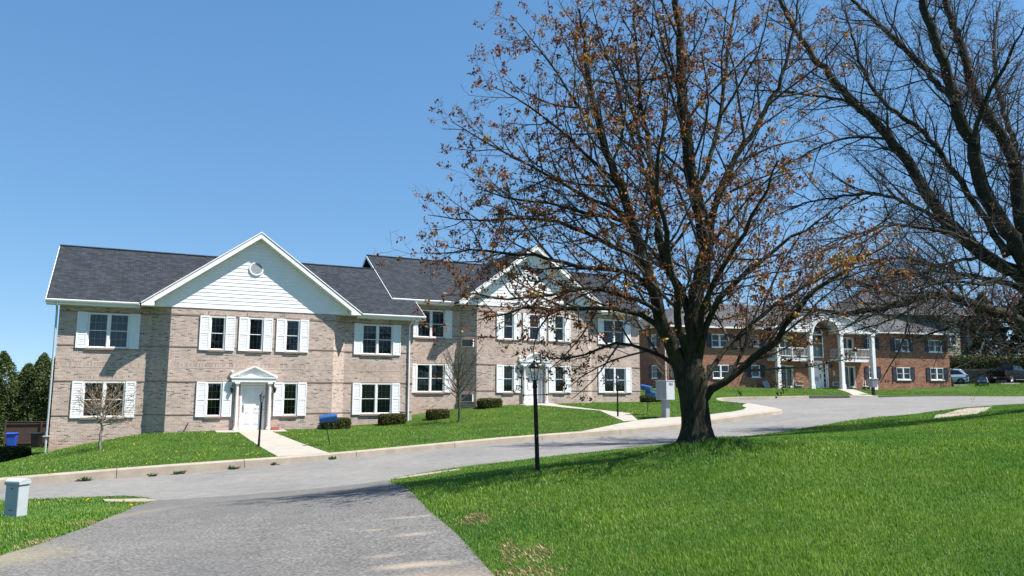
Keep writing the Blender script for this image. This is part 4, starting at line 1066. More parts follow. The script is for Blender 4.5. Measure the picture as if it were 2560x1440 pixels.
for c in sliders: slider(c, .02, 1.97); slider(c, 2.66, 4.55)
# entrance door with sidelight
d = MB()
d.box(-.88, -.75, -.06, .09, 0, 2.22); d.box(.93, 1.06, -.06, .09, 0, 2.22); d.box(-.95, 1.13, -.08, .09, 2.22, 2.40); d.box(.38, .50, -.01, .09, .02, 2.22)
fr = d.build('door_frame', M_white, red)
d = MB(); d.box(-.75, .38, .04, .085, .02, 2.2); dl = d.build('door', M_white, red)
h = MB(); h.box(.24, .29, .0, .039, .85, 1.25); h.build('handle', M_black, dl)
fl = MB(); fl.box(-.35, .10, .03, .0385, .62, .98); tag(fl.build('notice', simple("pink paper", (0.62, 0.36, 0.42), 0.7, 0.1, 9.0), dl), 'faded pink paper notice on the door')
s = MB(); s.box(.50, .60, .02, .07, .02, 2.22); s.box(.83, .93, .02, .07, .02, 2.22)
for k in range(6): s.box(.60, .83, .02, .07, .02 + k * .42, .08 + k * .42) if k < 6 else None
side = s.build('sidelight', M_white, red)
g = MB(); g.quad((.60, .05, .02), (.83, .05, .02), (.83, .05, 2.22), (.60, .05, 2.22)); g.build('pane', M_glass, side)
# tall stair window with fanlight
f = MB(); z0, z1 = 2.69, 4.75
f.box(-.78, -.70, -.02, .09, z0, z1); f.box(.62, .70, -.02, .09, z0, z1); f.box(-.70, .62, -.02, .09, z0, z0 + .08); f.box(-.70, .62, -.02, .09, z1 - .08, z1); f.box(-.70, .62, .0, .08, 3.95, 4.01)
tw = f.build('stair_window', M_white, red)
g = MB(); g.quad((-.70, .05, z0), (.62, .05, z0), (.62, .05, z1), (-.70, .05, z1)); g.build('pane', M_glass, tw)
g = MB(); g.box(-.72, .64, .12, .14, z0, 3.98); g.build('curtain', simple("pale green blind", (0.55, 0.66, 0.62), 0.8, 0.06, 3.0), tw)
fa = MB()
for k in range(12):
    a0, a1 = math.pi * k / 12, math.pi * (k + 1) / 12
    P = lambda r, a, y: (r * math.cos(a) - .04, y, 4.80 + r * math.sin(a))
    fa.add([P(.70, a0, -.04), P(.70, a1, -.04), P(.62, a1, -.04), P(.62, a0, -.04), P(.70, a0, -.003), P(.70, a1, -.003), P(.62, a1, -.003), P(.62, a0, -.003)], [(3, 2, 1, 0), (0, 1, 5, 4), (2, 3, 7, 6)])
for a in (45, 90, 135): fa.tube([(-.04, -.02, 4.8), (.62 * math.cos(R(a)) - .04, -.02, 4.8 + .62 * math.sin(R(a)))], .018, 4)
fa.box(-.74, .66, -.04, -.003, 4.76, 4.80)
fan = fa.build('fanlight', M_white, red)
g = MB(); g.poly([(.63 * math.cos(math.pi * k / 14) - .04, -.012, 4.80 + .63 * math.sin(math.pi * k / 14)) for k in range(15)]); g.build('pane', M_glass, fan)
# portico: columns, arched pediment
NP = -1.15
for u in (-5.05, -1.66, 1.58, 5.02):
    c = MB(); c.box(u - .205, u + .205, NP - .225, NP + .185, -.15, .30); c.box(u - .165, u + .165, NP - .185, NP + .145, .30, 4.62); c.box(u - .21, u + .21, NP - .23, NP + .19, 4.62, 4.80)
    c.build('column', M_white, red, bevel=.015)
pf = MB(); ax, az = 1.36, 1.12; zs_ = 4.80; hwp = 5.72; ap = 6.86; sl = (ap - 5.0) / hwp
N = 24
topz = lambda x: ap - abs(x) * sl - .04
xsl = sorted(set([-hwp + .1, hwp - .1, 0] + [ax * math.cos(math.pi * k / N) for k in range(N + 1)] + list(np.linspace(-5.5, 5.5, 23))))
botz = lambda x: zs_ + (az * math.sqrt(max(0, 1 - (x / ax) ** 2)) if abs(x) < ax else 0)
y = NP - .16
for a, b in zip(xsl[:-1], xsl[1:]):
    za, zb = botz(a), botz(b)
    rows = 10
    pf.quad((a, y, za), (b, y, zb), (b, y, max(zb, topz(b))), (a, y, max(za, topz(a))))
    pf.quad((a, y, za), (a, 0, za), (b, 0, zb), (b, y, zb))
pf.build('pediment', M_siding, red)
lp = MB(); z = 4.99
while z < ap - .25:
    hwz = (ap - z) / sl - .15
    inner = ax * math.sqrt(max(0, 1 - ((z - zs_) / az) ** 2)) + .16 if z < zs_ + az + .1 else 0
    for s in (-1, 1):
        if hwz > inner + .05: lp.box(min(s * inner, s * hwz), max(s * inner, s * hwz), y - .028, y - .002, z, z + .035)
    z += .165
lp.build('siding_lap', M_siding, red)
ar = MB()
for k in range(N):
    a0, a1 = math.pi * k / N, math.pi * (k + 1) / N
    P = lambda e, a, yy: ((ax + e) * math.cos(a), yy, zs_ + (az + e) * math.sin(a))
    ar.add([P(.0, a0, y - .05), P(.0, a1, y - .05), P(.16, a1, y - .05), P(.16, a0, y - .05), P(0, a0, y + .0), P(0, a1, y + .0), P(.16, a1, y), P(.16, a0, y)], [(0, 1, 2, 3)[::-1], (0, 1, 5, 4), (2, 3, 7, 6)])
ar.box(-5.5, -1.52, y - .06, y - .002, 4.80, 4.97); ar.box(1.52, 5.5, y - .06, y - .002, 4.80, 4.97)
ar.build('arch_trim', M_white, red)
rf = MB()
for s in (-1, 1):
    o_ = [(s * hwp, 4.98), (s * hwp, 5.14), (0, ap + .12), (0, ap - .06)]
    pp = [(x, y - .14, z) for x, z in o_]
    rf.prism(pp if s < 0 else pp[::-1], (0, .04, 0))
    sp_ = [(s * hwp, y - .10, 5.0), (0, y - .10, ap - .04), (0, y, ap - .04), (s * hwp, y, 5.0)]
    rf.quad(*(sp_ if s < 0 else sp_[::-1]))
rf.build('fascia', M_white, red)
# roof
r_ = MB(); e0 = 5.12; o_ = .55; rz_ = 7.85; rn = 5.5
A_, B_, C_, D_ = (-RU - o_, -o_, e0), (RU + o_, -o_, e0), (RU + o_, 11 + o_, e0), (-RU - o_, 11 + o_, e0)
E_, F_ = (-RU + 5.2, rn, rz_), (RU - 5.2, rn, rz_)
r_.quad(A_, B_, F_, E_); r_.quad(C_, D_, E_, F_); r_.poly([B_, C_, F_]); r_.poly([D_, A_, E_])
for s in (-1, 1):
    p_ = [(s * (hwp + .05), y - .15, 5.14), (0, y - .15, ap + .14), (0, 5.2, ap + .14), (s * (hwp + .05), 5.2, 5.14)]
    r_.quad(*(p_ if s < 0 else p_[::-1]))
r_.build('roof', M_roof2, red)
gu = MB()
for a, b in ((-RU - o_, -hwp - .02), (hwp + .02, RU + o_)):
    gu.box(a, b, -o_ - .12, -o_ + .0, e0 - .13, e0 + .01); gu.box(a, b, -o_ + .001, -.002, e0 - .10, e0 - .06)
gu.box(-RU - o_ - .10, -RU - o_, -o_, 11 + o_, e0 - .13, e0 + .01); gu.box(-RU - o_ + .001, -RU - .002, -.002, 11, e0 - .10, e0 - .06)
gu.build('gutter', M_white, red)
m = MB(); m.tube([(-RU - .07, -.1, 5.0), (-RU - .07, -.08, -.4)], .05, 8); m.build('downspout', M_white, red)
# balconies
for u0, u1 in ((-5.25, -1.85), (1.40, 4.85)):
    b = MB(); b.box(u0, u1, NP + .0, -.002, 2.30, 2.58); bal = b.build('balcony', M_white, red)
    fl = MB(); fl.box(u0 + .02, u1 - .02, NP + .02, -.002, 2.581, 2.60); fl.build('deck', M_greymetal, bal)
    ra = MB(); zt = 3.42
    def rail(a, b_):
        L = math.dist(a, b_); n = max(2, int(L / .15))
        for zz in (zt, 2.72): ra.tube([(*a, zz), (*b_, zz)], .022, 6)
        for k in range(n + 1):
            x = a[0] + (b_[0] - a[0]) * k / n; yy = a[1] + (b_[1] - a[1]) * k / n
            ra.tube([(x, yy, 2.72), (x, yy, zt)], .012, 5)
    rail((u0 + .22, NP - .04), (u1 - .0, NP - .04)); rail((u0 + .04, NP - .04), (u0 + .04, -.03)); rail((u1 - .04, NP - .04), (u1 - .04, -.03))
    mid = (u0 + u1) / 2; ra.box(mid - .035, mid + .035, NP - .09, NP - .02, 2.58, zt + .15)
    ra.build('railing', M_white, bal)
for u in (-2.14, 1.86): aircon(red, u, 0, .18, .56, 0, .72, .12)
for u in (-1.25, 1.40):
    l = MB(); l.box(u - .05, u + .05, -.03, -.003, 1.85, 2.05); l.lathe([(.02, .22), (.10, .12), (.07, -.10), (.02, -.14)], (u, -.14, 1.92), 8); l.build('wall_lantern', M_black, red)
sg = MB(); sg.box(1.62, 1.66, -.02, -.003, 1.10, 1.55); sg.box(1.74, 1.78, -.02, -.003, 1.10, 1.55); sg.box(1.66, 1.74, -.02, -.003, 1.20, 1.30); sg.build('house_marker', M_white, red)
# loose things by the red building
b = MB(); b.prism([(-.4, 0, 0), (.2, 0, 0), (.1, .2, .6), (-.5, .2, .6)], (0, .04, 0))
o = b.build('leaning_board', M_greymetal); p = rw(-5.75, -.75); place(o, p[0], p[1], hl(p[0], p[1]), RTH); tag(o, 'grey board leaning on the red brick wall beside the first white column', 'board')
ch = MB()
for x in (-.22, .22):
    for yv in (-.2, .2): ch.tube([(x, yv, 0), (x, yv, .42)], .018, 6)
ch.box(-.25, .25, -.24, .24, .42, .45)
for k in range(5): ch.box(-.22 + k * .1, -.18 + k * .1, .21, .24, .45, .95)
ch.box(-.25, .25, .205, .245, .92, .98)
o = ch.build('balcony_chair', simple("tan wood", (0.45, 0.26, 0.14), 0.6, 0.2, 6.0)); p = rw(4.05, -.72, 2.6); place(o, *p, RTH); tag(o, 'tan wooden chair on the balcony, behind the white railing', 'chair')
b = MB(); b.box(-.45, .45, -.2, .2, 0, .85); b.box(-.48, .48, -.23, .23, .85, .92)
o = b.build('storage_box', simple("dusty pink plastic", (0.42, 0.33, 0.30), 0.6, 0.1, 6.0)); p = rw(5.55, -.35); place(o, p[0], p[1], hl(p[0], p[1]) - .02, RTH); tag(o, 'dull pinkish storage box standing against the red brick wall', 'storage box')
b = MB(); b.tube([(-.35, 0, .02), (.0, .1, .85), (-.25, .12, 1.1)], .02, 6); b.tube([(-.1, -.2, .02), (.15, .1, .8)], .02, 6); b.tube([(-.4, -.05, .3), (.2, -.05, .3)], .02, 6); b.box(-.4, .25, -.2, .05, .26, .30)
o = b.build('garden_chair', M_white); p = rw(4.65, -.45); place(o, p[0], p[1], hl(p[0], p[1]), RTH); tag(o, 'white folded garden chair beside the fourth white column', 'chair')
# ------------------------------------------------------------------ lamp posts
M_lampglass, nt, b = new_mat("lamp glass")
b.inputs['Base Color'].default_value = (0.75, 0.80, 0.80, 1); b.inputs['Roughness'].default_value = 0.1; b.inputs['Transmission Weight'].default_value = 0.85; b.inputs['IOR'].default_value = 1.1
M_pole = simple("black painted pole with rust", (0.008, 0.0075, 0.0075), 0.5, 0.4, 5.0, spec=0.25, c2=(0.013, 0.009, 0.008))
def make_lamp(label):
    root = thing('lamp_post', label, 'lamp post', group='black lantern lamp posts')
    m = MB(); m.lathe([(.047, -.2), (.047, .30), (.043, .32), (.041, 1.62), (.050, 1.63), (.050, 1.68), (.043, 1.70), (.040, 1.74), (.030, 1.76)], (0, 0, 0), 14); post = m.build('post', M_pole, root, smooth=False)
    m = MB(); m.box(-.008, .008, -.052, -.044, .70, .716); m.build('bolt', M_lightgrey, post)
    m = MB(); m.tube([(-.22, 0, 1.50), (.22, 0, 1.50)], .009, 6)
    for s in (-1, 1): m.lathe([(.004, -.022), (.018, -.012), (.022, 0), (.018, .012), (.004, .022)], (s * .23, 0, 1.50), 8)
    m.build('ladder_rest', simple("rusty iron", (0.06, 0.035, 0.025), 0.6, 0.4, 20.0), root)
    m = MB(); z0 = 1.76; n = 6
    m.lathe([(.03, 0), (.055, .015), (.055, .03), (.02, .035)], (0, 0, z0), 12)
    for k in range(n):
        a = 2 * math.pi * k / n + .26
        m.tube([(.05 * math.cos(a), .05 * math.sin(a), z0 + .03), (.098 * math.cos(a), .098 * math.sin(a), z0 + .26)], .007, 4)
    m.lathe([(.102, .255), (.104, .27), (.085, .272)], (0, 0, z0), 6)
    fr = m.build('lantern_frame', M_black, root)
    g = MB(); g.lathe([(.048, .032), (.094, .256)], (0, 0, z0), 6); g.build('lantern_glass', M_lampglass, fr)
    bl = MB(); bl.lathe([(.012, .04), (.012, .10), (.024, .13), (.028, .17), (.014, .20)], (0, 0, z0), 10); bl.build('bulb', M_white, fr)
    m = MB(); m.lathe([(.125, .27), (.12, .283), (.085, .33), (.045, .365), (.03, .385), (.034, .395), (.012, .41), (.008, .46), (.001, .49)], (0, 0, z0), 12); m.build('lantern_roof', M_black, root)
    return root
lamp = make_lamp('black lantern lamp post standing closest, in the shaded grass edge before the maple')
place(lamp, .50, 15.05, hr(.5, 15.05) - .01, R(8)); lamp.rotation_euler = (R(-.5), R(-1.6), R(8))
l2 = copy_tree(lamp); place(l2, -10.48, 32.2, hl(-10.48, 32.2), R(5)); l2.rotation_euler = (0, R(1.2), R(8)); l2['label'] = 'black lamp post beside the straight walkway of the near entrance'
l3 = copy_tree(lamp); place(l3, 5.57, 40.6, hl(5.57, 40.6), R(5)); l3['label'] = 'thin black lamp post on the lawn by the second walkway, before a window'
l2.scale = (1, 1, 1.02)

# ------------------------------------------------------------------ mailboxes
M_blue = simple("blue plastic", (0.022, 0.085, 0.23), 0.35, 0.10, 4.0)
M_bluedark = simple("dark blue plastic", (0.008, 0.015, 0.05), 0.4, 0.2, 4.0)
def tube_box(parent, name, L, Wd, H, mat, inner):
    m = MB(); r = []
    n = 8
    prof = [(-Wd / 2, 0), (Wd / 2, 0), (Wd / 2, H * .62)] + [(Wd / 2 * math.cos(math.pi * k / n), H * .62 + H * .38 * math.sin(math.pi * k / n)) for k in range(1, n)] + [(-Wd / 2, H * .62)]
    m.prism([(-L / 2, y, z) for y, z in prof][::-1], (L, 0, 0))
    o = m.build(name, mat, parent, bevel=.008)
    i = MB(); i.prism([(-L / 2 - .004, y * .86, .012 + z * .88) for y, z in prof][::-1], (.003, 0, 0)); i.build('opening', inner, o)
    return o
mb_ = thing('mailbox', 'single blue mailbox on a thin slanted black post beside the near walkway', 'mailbox', (-7.55, 32.2, hl(-7.55, 32.2)))
m = MB(); m.tube([(.05, 0, -.1), (-.22, .02, 1.02)], .020, 6); m.build('post', M_black, mb_)
m = MB(); m.box(-.40, .28, -.10, .14, .93, .955); o = m.build('bracket', M_black, mb_); place(o, 0, 0, 0); o.rotation_euler = (0, R(-6), 0)
o = tube_box(mb_, 'box', .72, .30, .30, M_blue, M_bluedark); place(o, -.08, .02, .985); o.rotation_euler = (R(14), R(-7), R(16))
mb2 = thing('mailbox', 'stacked pair of blue mailboxes on a thin black post by the grey mail cabinet', 'mailbox', (7.15, 41.0, hl(7.15, 41.0)))
m = MB(); m.tube([(0, 0, -.1), (.14, .05, 1.05)], .018, 6); m.build('post', M_black, mb2)
o = tube_box(mb2, 'box', .62, .26, .26, M_blue, M_bluedark); place(o, .28, .0, 1.0); o.rotation_euler = (R(20), R(10), R(-42))
o = tube_box(mb2, 'box', .62, .26, .26, M_blue, M_bluedark); place(o, .03, .05, 1.30); o.rotation_euler = (R(20), R(12), R(-42))

cab = thing('mail_cabinet', 'grey cluster mail cabinet numbered 365 on a square pedestal at the sidewalk', 'mail cabinet', (7.82, 39.25, hl(7.82, 39.25)), R(-52))
# front face = -y local, numbered side = +x local
m = MB(); m.box(-.15, .15, -.14, .14, -.05, .92); m.build('pedestal', M_greymetal, cab)
m = MB(); m.box(-.35, .35, -.31, .31, .90, 1.84); m.box(-.37, .37, -.33, .33, 1.84, 1.88); m.build('cabinet', simple("pale grey powder coat", (0.40, 0.43, 0.45), 0.5, 0.05, 4.0), cab, bevel=.008)
m = MB()
for c in (-.17, .17):
    z = 1.80
    for k in range(5):
        m.box(c - .14, c + .14, -.322, -.311, z - .095, z - .01); z -= .105
    m.box(c - .14, c + .14, -.322, -.311, .94, z - .01)
dd = m.build('compartment_door', M_greymetal, cab)
m = MB()
for c in (-.17, .17):
    for k in range(4): m.box(c - .10, c + .01, -.328, -.323, 1.735 - k * .105, 1.765 - k * .105)
    m.box(c + .05, c + .075, -.335, -.323, 1.15, 1.20)
m.build('name_plate', M_lightgrey, dd)
fc = bpy.data.curves.new("number", 'FONT'); fc.body = "365"; fc.size = .22; fc.extrude = .003; fc.align_x = 'CENTER'
ft = bpy.data.objects.new("number", fc); col.objects.link(ft); bpy.context.view_layer.update()
nm = bpy.data.meshes.new_from_object(ft.evaluated_get(bpy.context.evaluated_depsgraph_get())); bpy.data.objects.remove(ft)
nm.materials.clear(); nm.materials.append(M_black)
fo = link("number", nm, cab); fo.location = (.354, .03, 1.62); fo.rotation_euler = (R(90), 0, R(90))

gm = thing('drop_box', 'grey tapered drop box on a dark post beside the far walkway', 'drop box', (28.45, 60.6, hl(28.45, 60.6)), RTH)
m = MB(); m.box(-.09, .09, -.09, .09, -.1, .62); m.build('post', M_black, gm)
m = MB(); m.add([(-.20, -.2, .60), (.20, -.2, .60), (.20, .2, .60), (-.20, .2, .60), (-.32, -.3, 1.22), (.32, -.3, 1.22), (.32, .3, 1.22), (-.32, .3, 1.22)], [(0, 3, 2, 1), (4, 5, 6, 7), (0, 1, 5, 4), (1, 2, 6, 5), (2, 3, 7, 6), (3, 0, 4, 7)]); m.box(-.34, .34, -.32, .32, 1.22, 1.26)
m.build('box', M_greymetal, gm, bevel=.01)

pd = thing('utility_pedestal', 'pale grey utility pedestal standing in the left grass strip', 'utility box', (-8.82, 13.98, hr(-8.82, 13.98)), R(-14))
m = MB(); m.box(-.145, .145, -.11, .11, -.15, .60); bd = m.build('body', M_lightgrey, pd, bevel=.012)
tm = MB(); tm.box(-.165, .165, -.128, .128, .57, .625); tm.prism([(-.165, -.128, .625), (.165, -.128, .625), (.15, -.06, .665), (-.15, -.06, .665)][::1], (0, .0001, 0)) if False else None
n = 8
prof = [(-.13 , .62)] + [(.13 * math.cos(math.pi - math.pi * k / n), .62 + .055 * math.sin(math.pi * k / n)) for k in range(1, n)] + [(.13, .62)]
tm.prism([(-.165, y_, z_) for y_, z_ in prof], (.33, 0, 0)); tm.build('cap', M_lightgrey, pd, bevel=.008)
m = MB(); m.box(-.03, .03, -.118, -.111, .13, .145); m.box(-.01, .01, -.118, -.111, .50, .52); m.build('latch', M_darkgrille, bd)

# ------------------------------------------------------------------ bins, fence on the left
def bin_(label, x, y, mat, rz):
    r = thing('wheelie_bin', label, 'bin', (x, y, hl(x, y)), rz)
    m = MB(); m.add([(-.24, -.27, .06), (.24, -.27, .06), (.24, .25, .06), (-.24, .25, .06), (-.30, -.36, 1.0), (.30, -.36, 1.0), (.30, .34, 1.0), (-.30, .34, 1.0)], [(0, 3, 2, 1), (4, 5, 6, 7), (0, 1, 5, 4), (1, 2, 6, 5), (2, 3, 7, 6), (3, 0, 4, 7)]); m.build('body', mat, r, bevel=.02)
    m = MB(); m.prism([(-.34, -.42, 1.0), (-.34, -.42, 1.04), (-.34, 0, 1.10), (-.34, .38, 1.06), (-.34, .40, 1.0)][::-1], (.68, 0, 0)); m.build('lid', mat, r, bevel=.01)
    for s in (-1, 1):
        m = MB(); m.tube([(s * .26, .30, .10), (s * .31, .30, .10)], .10, 12); m.build('wheel', M_black, r)
    return r
M_binblue = simple("bright blue bin plastic", (0.02, 0.07, 0.42), 0.4, 0.1, 4.0)
bin_('bright blue wheelie bin in front of the brown board fence', -35.4, 55.0, M_binblue, R(20))
bin_('black wheelie bin beside the blue one, by the brown fence', -34.0, 55.6, M_black, R(10))
bin_('dark bin close to the building corner and brown fence', -32.9, 56.2, simple("dark green bin plastic", (0.015, 0.025, 0.022), 0.45, 0.2, 4.0), R(0))
fx0, fy0, fx1, fy1 = -37.4, 57.2, -27.0, 59.6
fz = hl(-34, 57.5)
fn = thing('board_fence', 'dark brown board fence before the tall evergreens', 'fence', (fx0, fy0, fz), math.atan2(fy1 - fy0, fx1 - fx0))
M_brownwood = simple("dark brown fence boards", (0.075, 0.040, 0.030), 0.8, 0.25, 5.0)
L = math.hypot(fx1 - fx0, fy1 - fy0)
m = MB(); k = 0
while k * .15 < L: m.box(k * .15, k * .15 + .142, -.01, .012 + .006 * (k % 2), .02, 1.82); k += 1
m.build('board_panel', M_brownwood, fn)
m = MB(); m.box(0, L, -.07, -.011, 1.66, 1.76); m.box(0, L, -.07, -.011, .25, .35); m.box(-.02, L + .02, -.09, .05, 1.821, 1.87); m.build('rail', M_brownwood, fn)
for x in (0, 2.4, 4.8, 7.2, 9.6):
    m = MB(); m.box(x, x + .10, -.12, -.071, -.2, 1.82); m.build('post', M_brownwood, fn)

# ------------------------------------------------------------------ vehicles
def car_paint(name, c, rough=0.25, coat=0.4):
    m, nt, b = new_mat(name)
    b.inputs['Base Color'].default_value = (*c, 1); b.inputs['Roughness'].default_value = rough; b.inputs['Metallic'].default_value = 0.0
    b.inputs['Coat Weight'].default_value = coat; b.inputs['Specular IOR Level'].default_value = .5 if coat > .1 else .12; b.inputs['Coat Roughness'].default_value = 0.05
    return m
M_tyre = simple("tyre rubber", (0.015, 0.015, 0.016), 0.85, 0.2, 10.0)
M_rim = simple("alloy rim", (0.45, 0.45, 0.46), 0.3, 0.05, 8.0, metal=0.8)
M_carglass, nt, b = new_mat("tinted car glass"); b.inputs['Base Color'].default_value = (0.01, 0.015, 0.02, 1); b.inputs['Roughness'].default_value = 0.05
M_taillight = simple("red tail light", (0.16, 0.006, 0.008), 0.25, 0.1, 5.0)
M_headlight = simple("clear headlight", (0.75, 0.78, 0.8), 0.15, 0.05, 5.0)
M_plate = simple("number plate", (0.6, 0.6, 0.58), 0.5, 0.15, 30.0)
def wheel(parent, x, y, r, w):
    m = MB(); n = 20; s = 1 if y > 0 else -1
    prof = [(r * .62, -w / 2), (r * .93, -w / 2), (r, -w * .35), (r, w * .35), (r * .93, w / 2), (r * .62, w / 2)]
    m.lathe(prof, (0, 0, 0), n); m.xf(Matrix.Rotation(R(90), 4, 'X')); o = m.build('wheel', M_tyre, parent); place(o, x, y, r)
    g = MB(); g.lathe([(r * .64, -w * .42), (r * .66, w * .42)], (0, 0, 0), n); g.xf(Matrix.Rotation(R(90), 4, 'X'))
    for k in range(5):
        a = 2 * math.pi * k / 5
        g.box(0, r * .6, s * w * .43, s * w * .47, -.05, .05) if False else g.tube([(0, s * w * .45, 0), (r * .6 * math.cos(a), s * w * .45, r * .6 * math.sin(a))], r * .1, 4)
    g.build('rim', M_rim, o)
def body_loft(stations, half_w, tumble):
    """stations: list of (x, zbottom, ztop); closed shell with rounded shoulders"""
    m = MB(); n = len(stations); rows = []
    for i, (x, zb, zt) in enumerate(stations):
        hw = half_w[i]; sh = zb + (zt - zb) * .72
        rows.append([(x, -hw * .94, zb), (x, -hw, zb + (zt - zb) * .3), (x, -hw, sh), (x, -hw * tumble, zt), (x, hw * tumble, zt), (x, hw, sh), (x, hw, zb + (zt - zb) * .3), (x, hw * .94, zb)])
    vs = [p for r_ in rows for p in r_]; k = 8; fs = []
    for i in range(n - 1):
        for j in range(k):
            j2 = (j + 1) % k; fs.append((i * k + j, i * k + j2, (i + 1) * k + j2, (i + 1) * k + j))
    fs.append(tuple(range(k))[::-1]); fs.append(tuple(range((n - 1) * k, n * k)))
    m.add(vs, fs); return m
# silver blue crossover, rear towards +? (front = +x local)
def make_suv():
    r = thing('parked_car', 'silver blue crossover car parked behind the small leaning tree and building corner', 'car', group='parked vehicles')
    P = car_paint("pale silver blue paint", (0.36, 0.47, 0.60))
    st = [(-2.20, .42, .80), (-2.12, .30, 1.02), (-1.7, .28, 1.05), (-.6, .27, 1.02), (.9, .27, .99), (1.6, .28, .92), (2.1, .32, .78), (2.25, .42, .66)]
    body_loft(st, [.78, .86, .91, .92, .92, .90, .84, .72], .93).build('body', P, r, smooth=False, bevel=.03)
    m = MB()
    bot = [(-2.06, .82, 1.0), (1.05, .84, .98)]; 
    a = [(-2.05, -.84, 1.01), (1.05, -.86, .99), (.25, -.66, 1.58), (-.6, -.68, 1.66), (-1.55, -.66, 1.60)]
    bside = [(x, -y_, z_) for x, y_, z_ in a]
    n = len(a); m.add(a + bside, [tuple(range(n)), tuple(range(n, 2 * n))[::-1]] + [(i, n + i, n + (i + 1) % n, (i + 1) % n) for i in range(n)])
    cb = m.build('cabin', P, r, bevel=.04)
    g = MB()
    for s in (-1, 1):
        q = [(-1.75, s * .835, 1.06), (-.45, s * .845, 1.05), (-.5, s * .722, 1.54), (-1.3, s * .722, 1.51)]; g.poly(q if s < 0 else q[::-1])
        q = [(-.38, s * .85, 1.05), (.75, s * .85, 1.04), (.12, s * .712, 1.53), (-.43, s * .718, 1.54)]; g.poly(q if s < 0 else q[::-1])
    g.poly([(-2.03, -.72, 1.08), (-1.60, -.60, 1.55), (-1.60, .60, 1.55), (-2.03, .72, 1.08)][::-1]); g.poly([(1.02, -.74, 1.03), (1.02, .74, 1.03), (.30, .60, 1.54), (.30, -.60, 1.54)])
    g.build('car_window', M_carglass, cb)
    for s in (-1, 1):
        t = MB(); t.box(-2.2, -1.95, min(s * .70, s * .89), max(s * .70, s * .89), .82, 1.0); t.build('tail_light', M_taillight, r, bevel=.02)
        t = MB(); t.box(2.0, 2.2, min(s * .58, s * .80), max(s * .58, s * .80), .66, .80); t.build('headlight', M_headlight, r, bevel=.02)
        for x in (-1.42, 1.38): wheel(r, x, s * .82, .35, .22)
    b_ = MB(); b_.box(-2.27, -2.1, -.75, .75, .40, .62); b_.build('bumper', M_black, r, bevel=.03)
    return r
suv = make_suv(); place(suv, 45.3, 80.6, hl(45.3, 80.6), R(158))
def make_truck():
    r = thing('pickup_truck', 'black pickup truck parked with its tailgate and red light showing', 'pickup truck', group='parked vehicles')
    P = car_paint("black paint", (0.003, 0.004, 0.006), .55, 0.05)
    st = [(-2.85, .52, 1.34), (-2.80, .45, 1.38), (-1.0, .40, 1.38), (.9, .40, 1.32), (1.9, .42, 1.26), (2.75, .45, 1.16), (2.95, .52, 1.05)]
    body_loft(st, [.93, .98, .99, .99, .99, .95, .85], .95).build('body', P, r, bevel=.03)
    m = MB(); a = [(-1.05, -.90, 1.36), (1.55, -.90, 1.28), (.75, -.74, 1.88), (.2, -.75, 1.93), (-.85, -.75, 1.92)]
    bside = [(x, -y_, z_) for x, y_, z_ in a]; n = len(a)
    m.add(a + bside, [tuple(range(n)), tuple(range(n, 2 * n))[::-1]] + [(i, n + i, n + (i + 1) % n, (i + 1) % n) for i in range(n)])
    cb = m.build('cab', P, r, bevel=.04)
    g = MB()
    for s in (-1, 1):
        q = [(-.92, s * .885, 1.42), (.1, s * .885, 1.40), (.12, s * .775, 1.84), (-.80, s * .775, 1.84)]; g.poly(q if s < 0 else q[::-1])
        q = [(.18, s * .885, 1.40), (1.3, s * .89, 1.36), (.72, s * .765, 1.82), (.20, s * .77, 1.84)]; g.poly(q if s < 0 else q[::-1])
    g.poly([(-1.045, -.80, 1.44), (-.885, -.70, 1.86), (-.885, .70, 1.86), (-1.045, .80, 1.44)][::-1])
    g.build('car_window', M_carglass, cb)
    for s in (-1, 1):
        t = MB(); t.box(-2.875, -2.70, min(s * .84, s * .985), max(s * .84, s * .985), .92, 1.30); t.build('tail_light', M_taillight, r, bevel=.02)
        for x in (-1.75, 1.85): wheel(r, x, s * .88, .42, .28)
        st_ = MB(); st_.box(-1.0, 1.2, min(s * .95, s * 1.05), max(s * .95, s * 1.05), .42, .48); st_.build('side_step', M_steel, r)
    b_ = MB(); b_.box(-3.02, -2.84, -.92, .92, .55, .72); b_.build('bumper', M_black, r, bevel=.02)
    p_ = MB(); p_.box(-3.035, -3.025, -.17, .17, .72, .86) if False else p_.box(-3.035, -3.022, -.16, .16, .57, .70); p_.build('number_plate', M_plate, r)
    return r
truck = make_truck(); truck.location = (52.0, 80.2, hl(50.5, 79.5)); truck.rotation_euler = (0, 0, R(32))
def make_small():
    r = thing('parked_car', 'small dark blue car facing the camera in front of the black truck', 'car', group='parked vehicles')
    P = car_paint("dark blue paint", (0.006, 0.013, 0.05), .35)
    body_loft([(-1.5, .25, .50), (-.6, .2, .62), (.3, .18, .62), (.9, .18, .56), (1.15, .2, .44)], [.5, .56, .57, .55, .46], .88).build('body', P, r, bevel=.03)
    m = MB(); a = [(-1.3, -.50, .58), (.15, -.50, .58), (-.25, -.38, .95), (-1.0, -.38, .95)]; bs = [(x, -y_, z_) for x, y_, z_ in a]; n = 4
    m.add(a + bs, [tuple(range(n)), tuple(range(n, 2 * n))[::-1]] + [(i, n + i, n + (i + 1) % n, (i + 1) % n) for i in range(n)]); cb = m.build('cabin', P, r, bevel=.03)
    g = MB(); g.poly([(.13, -.42, .63), (.13, .42, .63), (-.22, .34, .92), (-.22, -.34, .92)]); g.build('car_window', M_carglass, cb)
    for s in (-1, 1):
        t = MB(); t.box(.92, 1.12, min(s * .32, s * .50), max(s * .32, s * .50), .36, .46); t.build('headlight', M_headlight, r, bevel=.02)
        for x in (-.95, .72): wheel(r, x, s * .50, .20, .13)
    return r
